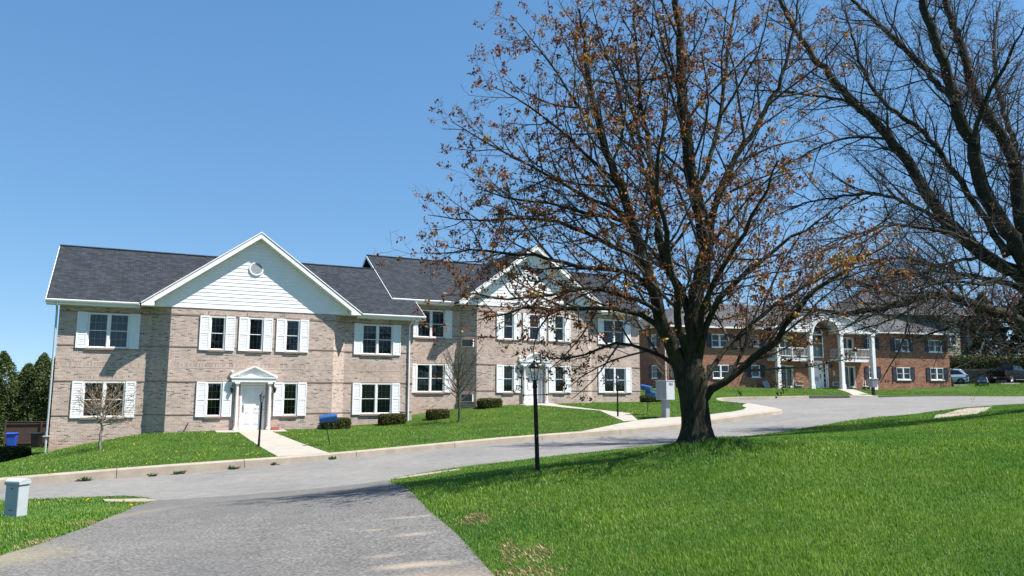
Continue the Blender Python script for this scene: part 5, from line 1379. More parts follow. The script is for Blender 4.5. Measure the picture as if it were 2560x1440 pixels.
sm = make_small(); place(sm, 45.85, 74.8, hl(45.85, 74.8) - .03, R(-122)); sm.scale = (.85, .85, .85)
for (x0, y0, x1, y1, lb) in ((43.4, 76.3, 45.0, 75.9, 'pale concrete wheel stop in front of the silver blue car'), (47.8, 75.2, 49.4, 74.8, 'pale concrete wheel stop by the rear wheel of the black truck')):
    m = MB(); L = math.hypot(x1 - x0, y1 - y0); m.prism([(0, -.10, 0), (0, .10, 0), (0, .06, .13), (0, -.06, .13)], (L, 0, 0))
    o = m.build('wheel_stop', M_conc); place(o, x0, y0, hl(x0, y0) + .02, math.atan2(y1 - y0, x1 - x0)); tag(o, lb, 'wheel stop', 'concrete wheel stops')

# ------------------------------------------------------------------ far house and fence on the right
fh = thing('siding_house', 'tall beige siding house with a wide grey roof behind the red brick building', 'house', (42.5, 93.0, 2.6), R(10))
M_beige = simple("beige lap siding", (0.50, 0.43, 0.34), 0.7, 0.06, 2.0); M_shadedgrey = simple("shaded grey siding", (0.13, 0.14, 0.16), 0.7, 0.1, 2.0); M_taupe = simple("taupe siding", (0.10, 0.075, 0.065), 0.7, 0.1, 2.0)  # grey siding of the set-back stretch: its shade is mixed into the colour
FW = [(0, 11.4, 0.25, M_shadedgrey), (11.4, 13.45, -.35, M_beige), (13.45, 14.75, .1, M_taupe), (14.75, 15.5, -.1, M_beige)]
for a, b_, y_, mt in FW:
    m = MB(); m.box(a, b_, y_, 9.0, -1.0, 8.6)
    z = 0.0
    while z < 8.5: m.box(a + .002, b_ - .002, y_ - .02, y_ - .002, z, z + .03); z += .2
    m.build('wall', mt, fh)
r_ = MB(); r_.quad((-1.2, -.9, 8.4), (16.0, -.9, 8.4), (13.0, 4.5, 12.1), (3.6, 4.5, 12.1)); r_.quad((16.0, 9.9, 8.4), (-1.2, 9.9, 8.4), (3.6, 4.5, 12.1), (13.0, 4.5, 12.1)); r_.poly([(16, -.9, 8.4), (16, 9.9, 8.4), (13, 4.5, 12.1)]); r_.poly([(-1.2, 9.9, 8.4), (-1.2, -.9, 8.4), (3.6, 4.5, 12.1)])
r_.build('roof', M_roof2, fh)
for x, z, yy in ((12.4, 1.9, -.38), (12.4, 4.7, -.38), (8.5, 1.9, .22), (8.5, 4.7, .22), (14.1, 1.9, .07)):
    o = window_unit('window', .9, 1.4, 1, 1, fh, M_white, M_blind, False, None, .09); place(o, x, yy - .10, z)
fw = thing('privacy_fence', 'brown board fence between the silver blue car and the black truck', 'fence', (49.0, 86.5, hl(49, 86.5)), R(-8))
m = MB()
for k in range(40): m.box(k * .16, k * .16 + .152, 0, .02 + .006 * (k % 2), 0, 1.75)
m.build('board_panel', simple("weathered brown boards", (0.13, 0.10, 0.075), 0.85, 0.25, 3.0), fw)
m = MB(); m.box(0, 6.4, -.06, -.001, .3, .4); m.box(0, 6.4, -.06, -.001, 1.4, 1.5); m.build('rail', M_brownwood, fw)
# ------------------------------------------------------------------ trees
def resample(P, n):
    P = np.asarray(P, float); d = np.r_[0, np.cumsum(np.linalg.norm(np.diff(P, axis=0), axis=1))]
    s = np.linspace(0, d[-1], n); return np.column_stack([np.interp(s, d, P[:, k]) for k in range(3)]), d[-1]
def smooth3(P, it=2):
    P = np.asarray(P, float)
    for _ in range(it):
        q = [P[0]]
        for a, b in zip(P[:-1], P[1:]): q += [a * .75 + b * .25, a * .25 + b * .75]
        q.append(P[-1]); P = np.array(q)
    return P
def tubes_np(polys, sides):
    """polys: list of (pts (n,3), radii (n,)) -- batched by point count"""
    by = {}
    for p, r in polys: by.setdefault(len(p), []).append((p, r))
    V = []; F = []; base = 0
    for n, L in by.items():
        P = np.array([p for p, r in L]); Rr = np.array([r for p, r in L]); M = len(L)
        T = np.gradient(P, axis=1); T /= np.linalg.norm(T, axis=2, keepdims=True) + 1e-9
        ref = np.where(np.abs(T[:, :1, 2:3]) > .85, np.array([[[1., 0, 0]]]), np.array([[[0, 0, 1.]]])); ref = np.broadcast_to(ref, T.shape)
        U = np.cross(T, ref); U /= np.linalg.norm(U, axis=2, keepdims=True) + 1e-9
        Wv = np.cross(T, U)
        a = 2 * np.pi * np.arange(sides) / sides
        ring = P[:, :, None] + Rr[:, :, None, None] * (np.cos(a)[None, None, :, None] * U[:, :, None] + np.sin(a)[None, None, :, None] * Wv[:, :, None])
        V.append(ring.reshape(-1, 3))
        ix = base + np.arange(M * n * sides).reshape(M, n, sides)
        nx_ = np.roll(ix, -1, axis=2)
        F.append(np.stack([ix[:, :-1], nx_[:, :-1], nx_[:, 1:], ix[:, 1:]], -1).reshape(-1, 4)[:, ::-1])
        base += M * n * sides
    return np.vstack(V), np.vstack(F)
def unit(v): return v / (np.linalg.norm(v) + 1e-9)
def branch(rng, p, d, L, r0, r1, n, wob, up):
    pts = [p]; st = L / (n - 1)
    for i in range(n - 1):
        d = unit(d + rng.normal(0, wob, 3) + np.array([0, 0, up]))
        p = p + d * st; pts.append(p)
    return np.array(pts), np.linspace(r0, r1, n)
def children(rng, parent, spacing, s0, lenf, ang, rr, n, wob, up, flat=0.0):
    P, Rd = parent; d = np.r_[0, np.cumsum(np.linalg.norm(np.diff(P, axis=0), axis=1))]; L = d[-1]
    out = []; s = L * s0 + rng.uniform(0, spacing); k = rng.uniform(0, 6.28)
    while s < L:
        pos = np.array([np.interp(s, d, P[:, j]) for j in range(3)]); i = min(np.searchsorted(d, s), len(P) - 1)
        t = unit(P[i] - P[i - 1] if i > 0 else P[1] - P[0]); rad = np.interp(s, d, Rd)
        k += 2.4 + rng.normal(0, .5)
        a = unit(np.cross(t, [0, 0, 1]) if abs(t[2]) < .95 else np.array([1., 0, 0])); b = np.cross(t, a)
        side = math.cos(k) * a + math.sin(k) * b
        side[2] *= (1 - flat)
        th = R(rng.uniform(*ang)); dr = unit(math.cos(th) * t + math.sin(th) * unit(side))
        l = lenf(s, L) * rng.uniform(.6, 1.2)
        r0 = min(rad * .7, rr * (0.35 + l * .45))
        out.append(branch(rng, pos, dr, l, r0, max(r0 * .35, .0028), n, wob, up))
        s += spacing * rng.uniform(.6, 1.4)
    return out
def leaf_mesh(name, centers, rng, per, spread, size, mat, parent=None, droop=.3, aspect=.55, elong=1.0):
    C = np.repeat(np.asarray(centers), per, axis=0); M = len(C)
    C = C + rng.normal(0, spread, (M, 3)) * np.array([1, 1, .9]) - np.array([0, 0, spread * droop])
    a = rng.normal(0, 1, (M, 3)); a[:, 2] -= droop; a /= np.linalg.norm(a, axis=1, keepdims=True)
    b = np.cross(a, rng.normal(0, 1, (M, 3))); b /= np.linalg.norm(b, axis=1, keepdims=True) + 1e-9
    s = size * rng.uniform(.6, 1.3, (M, 1))
    V = np.stack([C - a * s * .5 * elong, C + b * s * aspect * .5, C + a * s * .5 * elong, C - b * s * aspect * .5], 1).reshape(-1, 3)
    me = np_mesh(name, V, [np.arange(M * 4).reshape(M, 4)]); me.materials.append(mat)
    return link(name, me, parent)
def limb_prep(rng, limbs):
    out = []
    for pts, r0, r1 in limbs:
        P = smooth3(pts, 1); P, L = resample(P, max(6, int(L_(P) / .28)))
        w = rng.normal(0, .028, P.shape); w[0] = 0; P = P + w * min(1, r0 * 10)
        f = np.linspace(0, 1, len(P)); s_ = f * L; out.append((P, (r0 * (1 - f) ** .8 + r1 * f ** .6 * (f > 0)) * (1 + .45 * np.exp(-s_ / max(.05, 1.6 * r0)))))
    return out
def L_(P): return float(np.linalg.norm(np.diff(np.asarray(P), axis=0), axis=1).sum())

def big_tree(name, label, limbs, base, seed, bark, twm, flare, leafy, dens):
    rng = np.random.default_rng(seed)
    root = thing(name, label, 'tree', base)
    off = np.array(base)
    L = limb_prep(rng, limbs)
    # trunk: flared base
    tp, tr = L[0]
    tp = resample(smooth3(limbs[0][0], 2), 22)[0]; f = np.linspace(0, 1, 22)
    tr = limbs[0][1] * (1 - f) + limbs[0][2] * f - .0
    tr = np.where(f < .25, tr * (1 + flare * (1 - f / .25) ** 2), tr) * np.interp(f, [0, .2, .5, .72, .86, 1], [1, .90, .88, .96, .86, .45])
    sides = 28; a = 2 * np.pi * np.arange(sides) / sides
    T = np.array([0, 0, 1.0]); V = []
    ph = rng.uniform(0, 6.28, 4)
    for i in range(22):
        lob = 1 + (.10 * (1 - f[i]) ** 2 + .03) * np.cos(5 * a + ph[0] + f[i] * .8) + .025 * np.cos(9 * a + ph[1]) + rng.normal(0, .008, sides)
        V.append(np.column_stack([tp[i, 0] + tr[i] * lob * np.cos(a), tp[i, 1] + tr[i] * lob * np.sin(a), np.full(sides, tp[i, 2])]))
    V = np.vstack(V) - off
    ix = np.arange(22 * sides).reshape(22, sides); nx_ = np.roll(ix, -1, 1)
    F = np.stack([ix[:-1], nx_[:-1], nx_[1:], ix[1:]], -1).reshape(-1, 4)
    me = np_mesh('trunk', V, [F, np.arange(21 * sides, 22 * sides).reshape(1, -1)], smooth=True); me.materials.append(bark); link('trunk', me, root)
    big = [(p - off, r) for p, r in L[1:]]
    V, F = tubes_np(big, 12); me = np_mesh('limb', V, [F], smooth=True); me.materials.append(bark); link('limb', me, root)
    up = .05
    l2 = []
    for b in big:
        Lb = L_(b[0])
        l2 += children(rng, b, dens[0], .18 if Lb > 4 else .1, lambda s, L: min(2.4, .42 * (L - s) + .6), (28, 62), .022, 6, .13, up)
    l3 = []
    for b in l2: l3 += children(rng, b, dens[1], .12, lambda s, L: min(1.1, .4 * (L - s) + .35), (30, 65), .011, 5, .17, up)
    l4 = []
    for b in l3: l4 += children(rng, b, dens[2], .25, lambda s, L: .16 + .3 * (L - s), (30, 70), .006, 3, .2, up * .5)
    V2, F2 = tubes_np(l2, 6); V3, F3 = tubes_np(l3, 4); V4, F4 = tubes_np(l4, 3)
    V = np.vstack([V2, V3, V4]); F = np.vstack([F2, F3 + len(V2), F4 + len(V2) + len(V3)])
    me = np_mesh('twigs', V, [F], smooth=True); me.materials.append(twm); o = link('twigs', me, root); o['kind'] = 'stuff'
    print(name, len(l2), len(l3), len(l4))
    tips = [b[0][-1] for b in l3 + l4] + [b[0][2] for b in l3]
    tips = np.array(tips)
    keep = rng.random(len(tips)) < leafy[0]
    # clumpy: some sectors barer
    cell = np.floor(tips / .7).astype(int); hsh = (cell[:, 0] * 73856093 ^ cell[:, 1] * 19349663 ^ cell[:, 2] * 83492791) % 1000 / 1000.
    cc = np.median(tips, axis=0); dist = np.linalg.norm((tips - cc) * np.array([1, 1, .8]), axis=1) / 4.2
    keep &= rng.random(len(tips)) < (.22 + 1.5 * hsh ** 1.3) * np.clip(.35 + .75 * dist, 0, 1)
    tips = tips[keep]; print('tufts', len(tips))
    o = leaf_mesh('foliage', tips, rng, leafy[1], leafy[2], leafy[3], leafy[4], root, .6, .5)
    o['kind'] = 'stuff'
    return root
maple = big_tree('maple_tree', 'big maple with dark forked trunk and sparse brown and yellow new leaves', MAPLE, (3.78, 15.5, .58), 7, M_bark, M_twig, .30,
                 (.48, 12, .042, .074, M_leafbrown), (.285, .17, .165))
tree2 = big_tree('maple_tree', 'bare dark tree reaching in from the side with thick limbs and dense twigs', TREE2, (19.4, 26.4, .95), 11, M_bark2, M_twig2, .2,
                 (.08, 6, .05, .08, M_leafred), (.21, .13, .15))

def small_tree(name, label, base, height, spread, seed, bark, nl, fork, leaf=None, spacing=(.22, .14), lean=(0, 0), r0=.07, group=None, el_r=(.35, 1.2)):
    rng = np.random.default_rng(seed); root = thing(name, label, 'tree', base, 0, group)
    top = np.array([lean[0], lean[1], fork]); P = resample([(0, 0, -.1), (lean[0] * .3, lean[1] * .3, fork * .5), tuple(top)], 7)[0]; P += rng.normal(0, .012, P.shape)
    trunk = (P, np.linspace(r0, r0 * .75, 7))
    V, F = tubes_np([trunk], 10); me = np_mesh('trunk', V, [F], smooth=True); me.materials.append(bark); link('trunk', me, root)
    lead = branch(rng, P[-1], np.array([lean[0] * .3, lean[1] * .3, 1.0]), (height - fork) * .8, r0 * .6, .01, 9, .05, .03)
    limbs = [lead]
    for k in range(nl):
        a = 2.4 * k + rng.uniform(-.4, .4); fz = (k + .3) / nl
        el = el_r[0] + (el_r[1] - el_r[0]) * (fz * .8 + rng.uniform(0, .2))
        d = np.array([math.cos(a) * math.cos(el), math.sin(a) * math.cos(el), math.sin(el)])
        l = min(spread / max(math.cos(el), .3), (height - fork) * (1 - fz * .55) / max(math.sin(el), .3)) * rng.uniform(.75, 1.05)
        q = fz * .65; st = lead[0][min(8, int(q * 8))] if k > 2 else P[6]
        limbs.append(branch(rng, st, d, l, r0 * .42, .006, 9, .07, .035))
    l2 = []; l3 = []
    for b in limbs: l2 += children(rng, b, spacing[0], .15, lambda s, L: .45 * (L - s) + .3, (25, 55), .016, 5, .12, .06)
    for b in l2: l3 += children(rng, b, spacing[1], .15, lambda s, L: .4 * (L - s) + .18, (25, 55), .009, 4, .14, .05)
    V1, F1 = tubes_np(limbs, 7); V2, F2 = tubes_np(l2, 5); V3, F3 = tubes_np(l3, 3)
    me = np_mesh('branches', np.vstack([V1, V2, V3]), [np.vstack([F1, F2 + len(V1), F3 + len(V1) + len(V2)])], smooth=True); me.materials.append(bark if not leaf or len(leaf) < 6 else leaf[5]); o = link('crown', me, root)
    if leaf:
        tips = np.array([b[0][-1] for b in l3] + [b[0][-1] for b in l2]); tips = tips[rng.random(len(tips)) < leaf[0]]
        o2 = leaf_mesh('foliage', tips, rng, leaf[1], leaf[2], leaf[3], leaf[4], o, .2, .6)
    return root
M_barkgrey = bark_mat("grey young bark", [(0.3, (0.05, 0.045, 0.04)), (0.7, (0.13, 0.12, 0.10))], 9.0)
def gz(x, y): return (x, y, hl(x, y))
small_tree('dogwood_tree', 'small dogwood with buff buds in front of the lower window of the near block', gz(-17.5, 33.0), 2.75, 1.75, 21, M_twigpale, 14, 1.0, (.75, 4, .03, .05, M_leafbuff), (.17, .11), (.05, 0), .065, None, (.12, 1.0))
small_tree('bare_tree', 'slender leafless tree on the lawn where the two brick blocks meet', gz(-2.83, 41.6), 4.6, 1.55, 22, M_barkgrey, 20, 1.1, None, (.2, .12), (.0, 0), .07, None, (.45, 1.25))
small_tree('young_tree', 'small leaning tree with sparse olive leaves at the red building corner', gz(42.0, 73.2), 5.2, 3.4, 23, M_barkgrey, 12, 1.6, (.5, 4, .07, .12, M_weed), (.32, .22), (-.4, 0), .13)
small_tree('bare_shrub', 'leafless twiggy shrub beside the shaded red brick wall', gz(12.6, 60.5), 3.3, 1.7, 24, M_twigpale, 14, .35, None, (.24, .16), (0, 0), .05)
small_tree('twig_shrub', 'small reddish twig shrub under the lower window of the second block', gz(6.85, 53.6), .75, .62, 25, simple("red twig bark", (0.20, 0.06, 0.045), 0.8, 0.2, 8.0), 14, .08, None, (.12, .08), (0, 0), .02)

# clipped bushes: leafy boxes
def bush(label, x, y, z, sx, sy, sz, seed, rz=BTH, group='clipped bushes along the brick blocks', dens=1.6, mat=None, leaf=.07):
    rng = np.random.default_rng(seed); root = thing('clipped_bush', label, 'bush', (x, y, z), rz, group)
    def surf(u):  # box with rounded shoulders (p-norm ball)
        q = u / (np.sum(np.abs(u) ** 5, axis=1, keepdims=True) ** .2)
        return np.column_stack([sx * q[:, 0], sy * q[:, 1], sz * .5 + sz * .5 * q[:, 2]])
    bm = bmesh.new(); bmesh.ops.create_icosphere(bm, subdivisions=3, radius=1); V = np.array([v.co[:] for v in bm.verts]); F = np.array([[v.index for v in f.verts] for f in bm.faces]); bm.free()
    me = np_mesh('core', surf(V) * np.array([.86, .86, .93]), [F], smooth=True); me.materials.append(M_pine); link('core', me, root)
    n = int(5200 * dens); u = rng.uniform(-1, 1, (n, 3)); ar_ = np.array([sy * sz, sx * sz, sx * sy]); ax_ = rng.choice(3, n, p=ar_ / ar_.sum()); u[np.arange(n), ax_] = rng.choice([-1, 1], n)
    C = surf(u) * (1 + rng.normal(0, .035, (n, 1))); C = C[C[:, 2] > .02]
    o = leaf_mesh('foliage', C, rng, 1, .008, leaf, mat or M_bush, root, -.3, .55); return root
for k, (x, y, w_, h_) in enumerate(((-9.3, 41.0, .72, .50), (-6.62, 42.75, .70, .52), (-4.2, 43.9, .60, .46), (-1.35, 46.9, .70, .48))):
    lb = ('clipped bush half hidden behind the blue mailbox', 'clipped bush under the lower window right of the blue mailbox', 'clipped bush by the downspout between the two blocks', 'clipped bush beside the slender bare tree, under the window bay')[k]
    lb = lb.replace('right of', 'next past')
    bush(lb, x, y, hl(x, y) - .04, w_, .42, h_ + .08, 40 + k)
bush('low clipped bush at the far corner of the second block', 9.75, 53.2, hl(9.75, 53.2) - .05, .85, .5, .52, 47)
bush('rounded yellowish hedge bush beyond the lawn edge near the bins', -26.0, 40.2, hl(-26, 40.2) - .15, .92, .6, .92, 48, 0, None, 2.2, None, .085)
hb_ = bush('long olive hedge behind the black truck', 54.5, 87.5, hl(54.5, 87.5) - .1, 5.5, 1.2, 3.1, 49, R(-8), None, 3.4, None, .26); hb_['category'] = 'hedge'; hb_.name = 'hedge'
for ch in hb_.children: pass

# tall evergreens
def evergreen(name, label, x, y, z, h, r, seed, mat, group, n=5200, leaf=.17, taper=.75, trunkh=.0):
    rng = np.random.default_rng(seed); root = thing(name, label, 'tree', (x, y, z), 0, group)
    m = MB(); m.tube([(0, 0, -.3), (0, 0, h * .9)], [.14, .03], 8); m.build('trunk', M_bark2, root)
    f = rng.random(n) ** .8; zz = trunkh + f * (h - trunkh); a = rng.uniform(0, 2 * np.pi, n)
    prof = r * np.minimum(1, (1 - f) / taper) ** .75
    lump = 1 + .16 * np.sin(a * 3 + zz * 1.3 + seed) + .12 * np.sin(a * 5 - zz * 2.3)
    rad = prof * lump * np.sqrt(rng.uniform(.45, 1.05, n))
    C = np.column_stack([rad * np.cos(a), rad * np.sin(a), zz])
    leaf_mesh('crown', C, rng, 3, .07, leaf, mat, root, -.5, .45); return root
ARB = [(-51.0 + 1.45 * k, 64.6 + .35 * k + .5 * math.sin(k * 2.3), 7.7 + .5 * math.sin(k * 1.9) + .35 * math.sin(k * 4.1)) for k in range(15)]
for k, (x, y, h_) in enumerate(ARB):
    lb = 'tall dark green arborvitae in the evergreen row left of the brick block'
    evergreen('arborvitae_tree', lb, x, y, hl(x, y) - .2, h_, 1.5, 60 + k, M_arbor, 'tall arborvitae row behind the bins', 6000, .18, .38)
evergreen('spruce_tree', 'dark evergreen behind the red building, seen through the maple trunk', 24.0, 88, 1.5, 11.0, 2.8, 80, M_pine, 'dark conifers behind the buildings', 5000, .35, 1.0)
for k, (x, y, h_, r_, lb) in enumerate(((59.5, 96, 11.5, 3.6, 'dark conifer behind the olive hedge, beside the beige house'), (64.5, 94, 12.5, 4.0, 'dark conifer at the edge above the black truck'))):
    evergreen('conifer_tree', lb, x, y, 2.5, h_, r_, 82 + k, M_pine, 'dark conifers behind the buildings', 6000, .38, .9)
# reddish spring trees far behind
def round_tree(label, x, y, z, h, r, seed, mat):
    rng = np.random.default_rng(seed); root = thing('spring_tree', label, 'tree', (x, y, z), 0, 'reddish spring trees behind the houses')
    P = np.array([(0, 0, -.3), (0, 0, h * .35)]); limbs = []
    for k in range(11):
        a = 2 * math.pi * k / 11 + rng.uniform(-.3, .3); el = rng.uniform(.5, 1.4)
        limbs.append(branch(rng, np.array([0, 0, h * .3]), np.array([math.cos(a) * math.cos(el), math.sin(a) * math.cos(el), math.sin(el)]), h * .6, .12, .02, 8, .1, .05))
    l2 = []
    for b in limbs: l2 += children(rng, b, .55, .15, lambda s, L: .4 * (L - s) + .8, (25, 60), .03, 5, .13, .05)
    l3 = []
    for b in l2: l3 += children(rng, b, .4, .15, lambda s, L: .35 * (L - s) + .5, (25, 60), .014, 4, .15, .04)
    m = MB(); m.tube([tuple(p) for p in P], [.3, .2], 9); m.build('trunk', M_bark2, root)
    V1, F1 = tubes_np(limbs, 6); V2, F2 = tubes_np(l2, 4); V3, F3 = tubes_np(l3, 3)
    me = np_mesh('branches', np.vstack([V1, V2, V3]), [np.vstack([F1, F2 + len(V1), F3 + len(V1) + len(V2)])]); me.materials.append(M_twig); o = link('crown', me, root)
    tips = np.array([b[0][-1] for b in l3] + [b[0][2] for b in l3]); leaf_mesh('foliage', tips, rng, 5, .22, .26, mat, o, .2, .6); return root
round_tree('reddish budding tree rising over the grey roof of the beige house', 52, 103, 2.5, 17, 6, 91, M_leafred)
round_tree('reddish budding tree behind the dark conifers at the far edge', 68, 100, 2.5, 17, 6, 92, M_leafred)
# ------------------------------------------------------------------ grass blades, dead patches, dandelions, weeds
rngG = np.random.default_rng(5)
NEAR_R = NEAR + [(75, -16)] + [(1.6, -14)] + DRIVE_R[::-1][1:]
NEAR_L = DRIVE_L + [(-4, -16), (-60, -16), (-60, -4)] + NEARL[::-1]
WALKS = [[(-3.3, 22.3), (-3.3, 22.95), (-2.6, 23.4), (-1.6, 23.7), (-1.5, 23.2), (-2.5, 22.6)],
         [(15.6, 28.6), (17.8, 32.4), (21.3, 37.0), (22.6, 38.3), (24.0, 38.5), (22.6, 36.6), (19.4, 31.7), (17.2, 28.6)],
         [(-10.5, 20.3), (-10.9, 20.9), (-9.9, 21.15), (-9.3, 20.7), (-9.5, 20.2)]]
PATCH = [(-.50, 11.0, .26, .42), (-.02, 9.0, .12, .65), (.29, 8.75, .19, .5), (.10, 7.9, .45, .35), (-6.35, 10.6, .12, .5), (-6.6, 12.4, .28, .35), (-.95, 10.7, .10, .2)]
def patch_w(x, y):
    w = np.zeros(len(x))
    for cx, cy, a, b in PATCH: w = np.maximum(w, np.exp(-(((x - cx) / a) ** 2 + ((y - cy) / b) ** 2)))
    return w
FOV = .74
def blades(name, x, y, z, h, wd, lean, mat, rng, segs=2):
    n = len(x); a = rng.uniform(0, 2 * np.pi, n); dx, dy = np.cos(a), np.sin(a)
    la = rng.uniform(0, 2 * np.pi, n) * .5 + 2.2; l = lean * rng.uniform(.2, 1.2, n) * h; lx, ly = np.cos(la) * l, np.sin(la) * l
    h = h * rng.uniform(.6, 1.25, n); w = wd * rng.uniform(.7, 1.3, n)
    b0 = np.column_stack([x - dx * w, y - dy * w, z - .01]); b1 = np.column_stack([x + dx * w, y + dy * w, z - .01])
    if segs == 1:
        t = np.column_stack([x + lx, y + ly, z + h]); V = np.stack([b0, b1, t], 1).reshape(-1, 3)
        polys = [np.arange(n * 3).reshape(n, 3)]
    else:
        m0 = np.column_stack([x - dx * w * .8 + lx * .35, y - dy * w * .8 + ly * .35, z + h * .6]); m1 = np.column_stack([x + dx * w * .8 + lx * .35, y + dy * w * .8 + ly * .35, z + h * .6])
        t = np.column_stack([x + lx, y + ly, z + h * .98]); V = np.stack([b0, b1, m1, m0, t], 1).reshape(-1, 3)
        k = np.arange(n)[:, None] * 5
        polys = [k + np.array([[0, 1, 2, 3]]), k + np.array([[3, 2, 4]])]
    me = np_mesh(name, V, polys); me.materials.append(mat)
    return link(name, me)
def scatter(poly, d0, d1, dens, rng, margin=.0, xlim=FOV):
    """random points with depth in [d0,d1] inside the view wedge and the polygon"""
    A = xlim * (d1 * d1 - d0 * d0); n = int(A * dens)
    y = np.sqrt(rng.uniform(d0 * d0, d1 * d1, n)); x = rng.uniform(-1, 1, n) * xlim * y
    k = inside(poly, x, y)
    return x[k], y[k]
X = []; Y = []; HH = []; WW = []
for d0, d1, dens, h, w in ((5.5, 9, 3600, .056, .0028), (9, 13, 2100, .058, .0038), (13, 19, 1100, .062, .0054), (19, 27, 520, .066, .008), (27, 40, 240, .070, .012)):
    for P in (NEAR_R, NEAR_L):
        x, y = scatter(P, d0, d1, dens, rngG)
        X.append(x); Y.append(y); HH.append(np.full(len(x), h)); WW.append(np.full(len(x), w))
X = np.concatenate(X); Y = np.concatenate(Y); HH = np.concatenate(HH); WW = np.concatenate(WW)
k = np.ones(len(X), bool)
for wp in WALKS: k &= ~(inside(wp, X, Y) & (rngG.random(len(X)) < .93))
pw = patch_w(X, Y) + rngG.normal(0, .08, len(X)); k &= pw < .5
X, Y, HH, WW = X[k], Y[k], HH[k], WW[k]
X = X + rngG.normal(0, .035, len(X)); Y = Y + rngG.normal(0, .035, len(X))
# longer tufts near the edges and around the maple base
from_tree = np.hypot(X - 3.78, Y - 15.5); HH = HH * np.where(from_tree < .9, 1.7, 1.0)
lum = .8 + .45 * np.sin(X * 1.7 + 1.3 * np.sin(Y * .9)) * np.sin(Y * 1.3 + X * .4) * .5 + rngG.normal(0, .06, len(X)); HH = HH * np.clip(lum, .55, 1.3)
g = blades('grass', X, Y, HR(X, Y), HH, WW, .55, M_grass, rngG, 2); tag(g, 'bright green lawn grass on both sides of the driveway', 'grass', kind='stuff'); print('near blades', len(X))
# far lawns
X = []; Y = []; WW = []
lot2 = offset_path(LOT, .46) + [(75, 99), (-59, 99), (-59, 12)]
for d0, d1, dens, w in ((20, 34, 230, .012), (34, 46, 150, .016), (46, 62, 100, .021), (62, 84, 60, .028)):
    x, y = scatter(lot2, d0, d1, dens, rngG, xlim=.70); X.append(x); Y.append(y); WW.append(np.full(len(x), w))
X = np.concatenate(X); Y = np.concatenate(Y); WW = np.concatenate(WW)
def in_block(x, y, o, th, u0, u1, n0, n1):
    dx, dy = x - o[0], y - o[1]; u = dx * math.cos(th) + dy * math.sin(th); n = -dx * math.sin(th) + dy * math.cos(th); return (u > u0) & (u < u1) & (n > n0) & (n < n1)
k = ~in_block(X, Y, BO, BTH, -8.87, 26.3, .8, 14) & ~in_block(X, Y, BO, BTH, -4.05, 4.05, 0, 14) & ~in_block(X, Y, RO, RTH, -RU, RU, 0, 11)
for o in [o for o in bpy.data.objects if o.name.startswith(('walkway', 'sidewalk', 'driveway'))]:
    n = len(o.data.vertices); co = np.empty(n * 3, np.float32); o.data.vertices.foreach_get('co', co); co = co.reshape(-1, 3)
    mn, mx = co[:, :2].min(0), co[:, :2].max(0)
    cand = np.where(k & (X > mn[0]) & (X < mx[0]) & (Y > mn[1]) & (Y < mx[1]))[0]
    if len(cand) == 0: continue
    hit = np.zeros(len(cand), bool)
    for p in o.data.polygons:
        t = co[list(p.vertices)][:, :2]
        if len(t) == 3: hit |= inside(t, X[cand], Y[cand])
    k[cand[hit]] = False
X, Y, WW = X[k], Y[k], WW[k]
g = blades('grass', X, Y, HL(X, Y), np.full(len(X), .055), WW, .5, M_grass, rngG, 1); tag(g, 'short mown grass on the lawns before the brick buildings', 'grass', kind='stuff'); print('far blades', len(X))
# straw in worn patches
x, y = scatter(NEAR_R, 6, 13, 1300, rngG); x2, y2 = scatter(NEAR_L, 8, 16, 900, rngG); x = np.r_[x, x2]; y = np.r_[y, y2]
k = patch_w(x, y) + rngG.normal(0, .12, len(x)) > .42; x, y = x[k], y[k]
g = blades('dead_grass', x, y, HR(x, y), np.full(len(x), .035), np.full(len(x), .005), 1.6, M_straw, rngG, 2); tag(g, 'straw coloured dead grass in worn patches by the driveway', 'dead grass', kind='stuff')
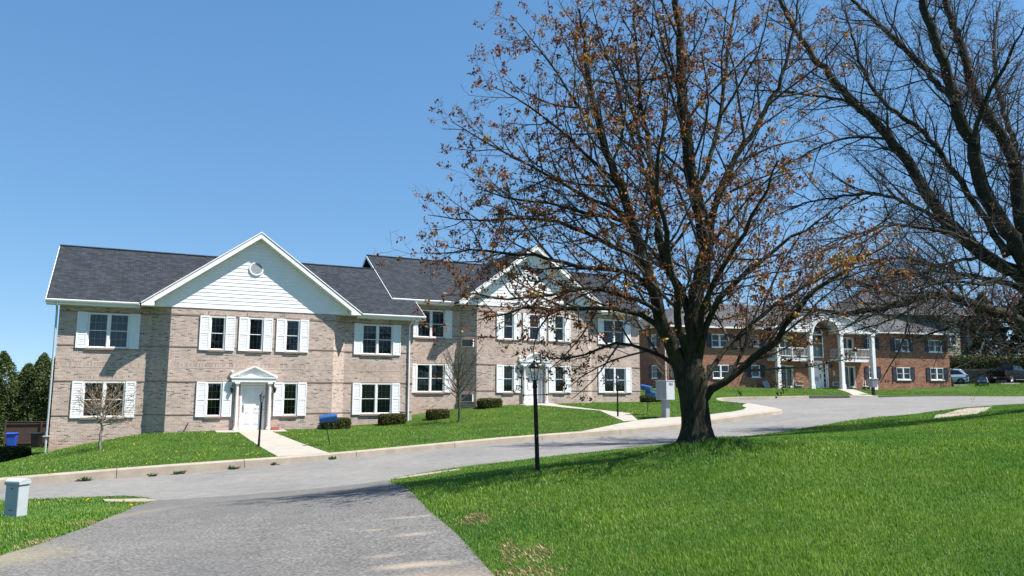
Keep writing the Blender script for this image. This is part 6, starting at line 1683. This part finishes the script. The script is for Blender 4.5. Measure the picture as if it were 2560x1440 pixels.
# dandelions
pts = []
for cx, cy, n, s in ((-15.8, 25.2, 14, .8), (-13.2, 26.6, 12, .8), (-11.5, 27.7, 10, .5), (-9.6, 28.9, 14, .35), (-10.6, 37.3, 22, .5), (-13.5, 36.9, 20, .9), (-16.4, 32.5, 8, .5), (-5.0, 31.6, 5, .3), (-8.2, 36, 10, 2.0), (-3, 42.5, 16, 1.6), (2.2, 45.5, 14, 1.0), (6.5, 42.0, 26, .45), (8.3, 45.0, 14, 1.3), (5.5, 47.5, 14, .8), (0, 37.5, 12, 2.5), (-13, 31, 12, 1.5)):
    n = int(n * .65); pts.append(np.column_stack([rngG.normal(cx, s, n), rngG.normal(cy, s, n)]))
pts = np.vstack(pts); z = HL(pts[:, 0], pts[:, 1]) + .055
o = leaf_mesh('dandelions', np.column_stack([pts, z]), rngG, 3, .018, .042, M_dandelion, None, -.5, .9); tag(o, 'yellow dandelions scattered over the far lawns', 'dandelions', kind='stuff')
pn = np.array([(-9.9, 20.0), (-8.0, 16.5), (-11.0, 20.4)]); o = leaf_mesh('dandelions', np.column_stack([pn, HR(pn[:, 0], pn[:, 1]) + .07]), rngG, 8, .015, .05, M_dandelion, None, -.5, .9); tag(o, 'few yellow dandelions in the small left grass strip', 'dandelions', kind='stuff')
# weeds along the kerb
def weed(t, s, k, lb):
    x, y = Kp(t, -.03); root_z = hr(x, y) + .012
    m = MB()
    for q in range(int(46 * s)):
        a = rngG.uniform(0, 6.28); e = rngG.uniform(.25, 1.3); l = s * rngG.uniform(.07, .19); w_ = l * .13
        bx, by = rngG.normal(0, .05 * s), rngG.normal(0, .02 * s)
        d = np.array([math.cos(a) * math.cos(e) * 1.3, math.sin(a) * math.cos(e) * .6, math.sin(e)]); sd = np.array([-math.sin(a), math.cos(a), 0]) * w_
        p0 = np.array([bx, by, 0]); p1 = p0 + d * l * .55; p2 = p0 + d * l + np.array([0, 0, -.03 * s])
        m.poly([tuple(p0), tuple(p1 + sd), tuple(p2), tuple(p1 - sd)])
    o = m.build('weed', M_weed); place(o, x, y, root_z, math.atan2(.454, .891)); tag(o, lb, 'weed', 'weeds at the foot of the kerb')
for k, (t, s, lb) in enumerate(((-6.9, 1.2, 'largest weed tuft at the kerb foot beyond the grey pedestal'), (-4.9, 1.0, 'upright weed tuft at the kerb foot below the dogwood'), (-4.1, 1.1, 'wide low weed tuft by a kerb joint below the dogwood'), (-2.4, 1.2, 'leafy weed tuft at the kerb foot left of the walkway end'), (-1.0, .9, 'small weed tuft at the kerb foot before the walkway end'), (1.1, 1.0, 'pale weed tuft at the kerb foot below the walkway'))):
    weed(t, s, k, lb)
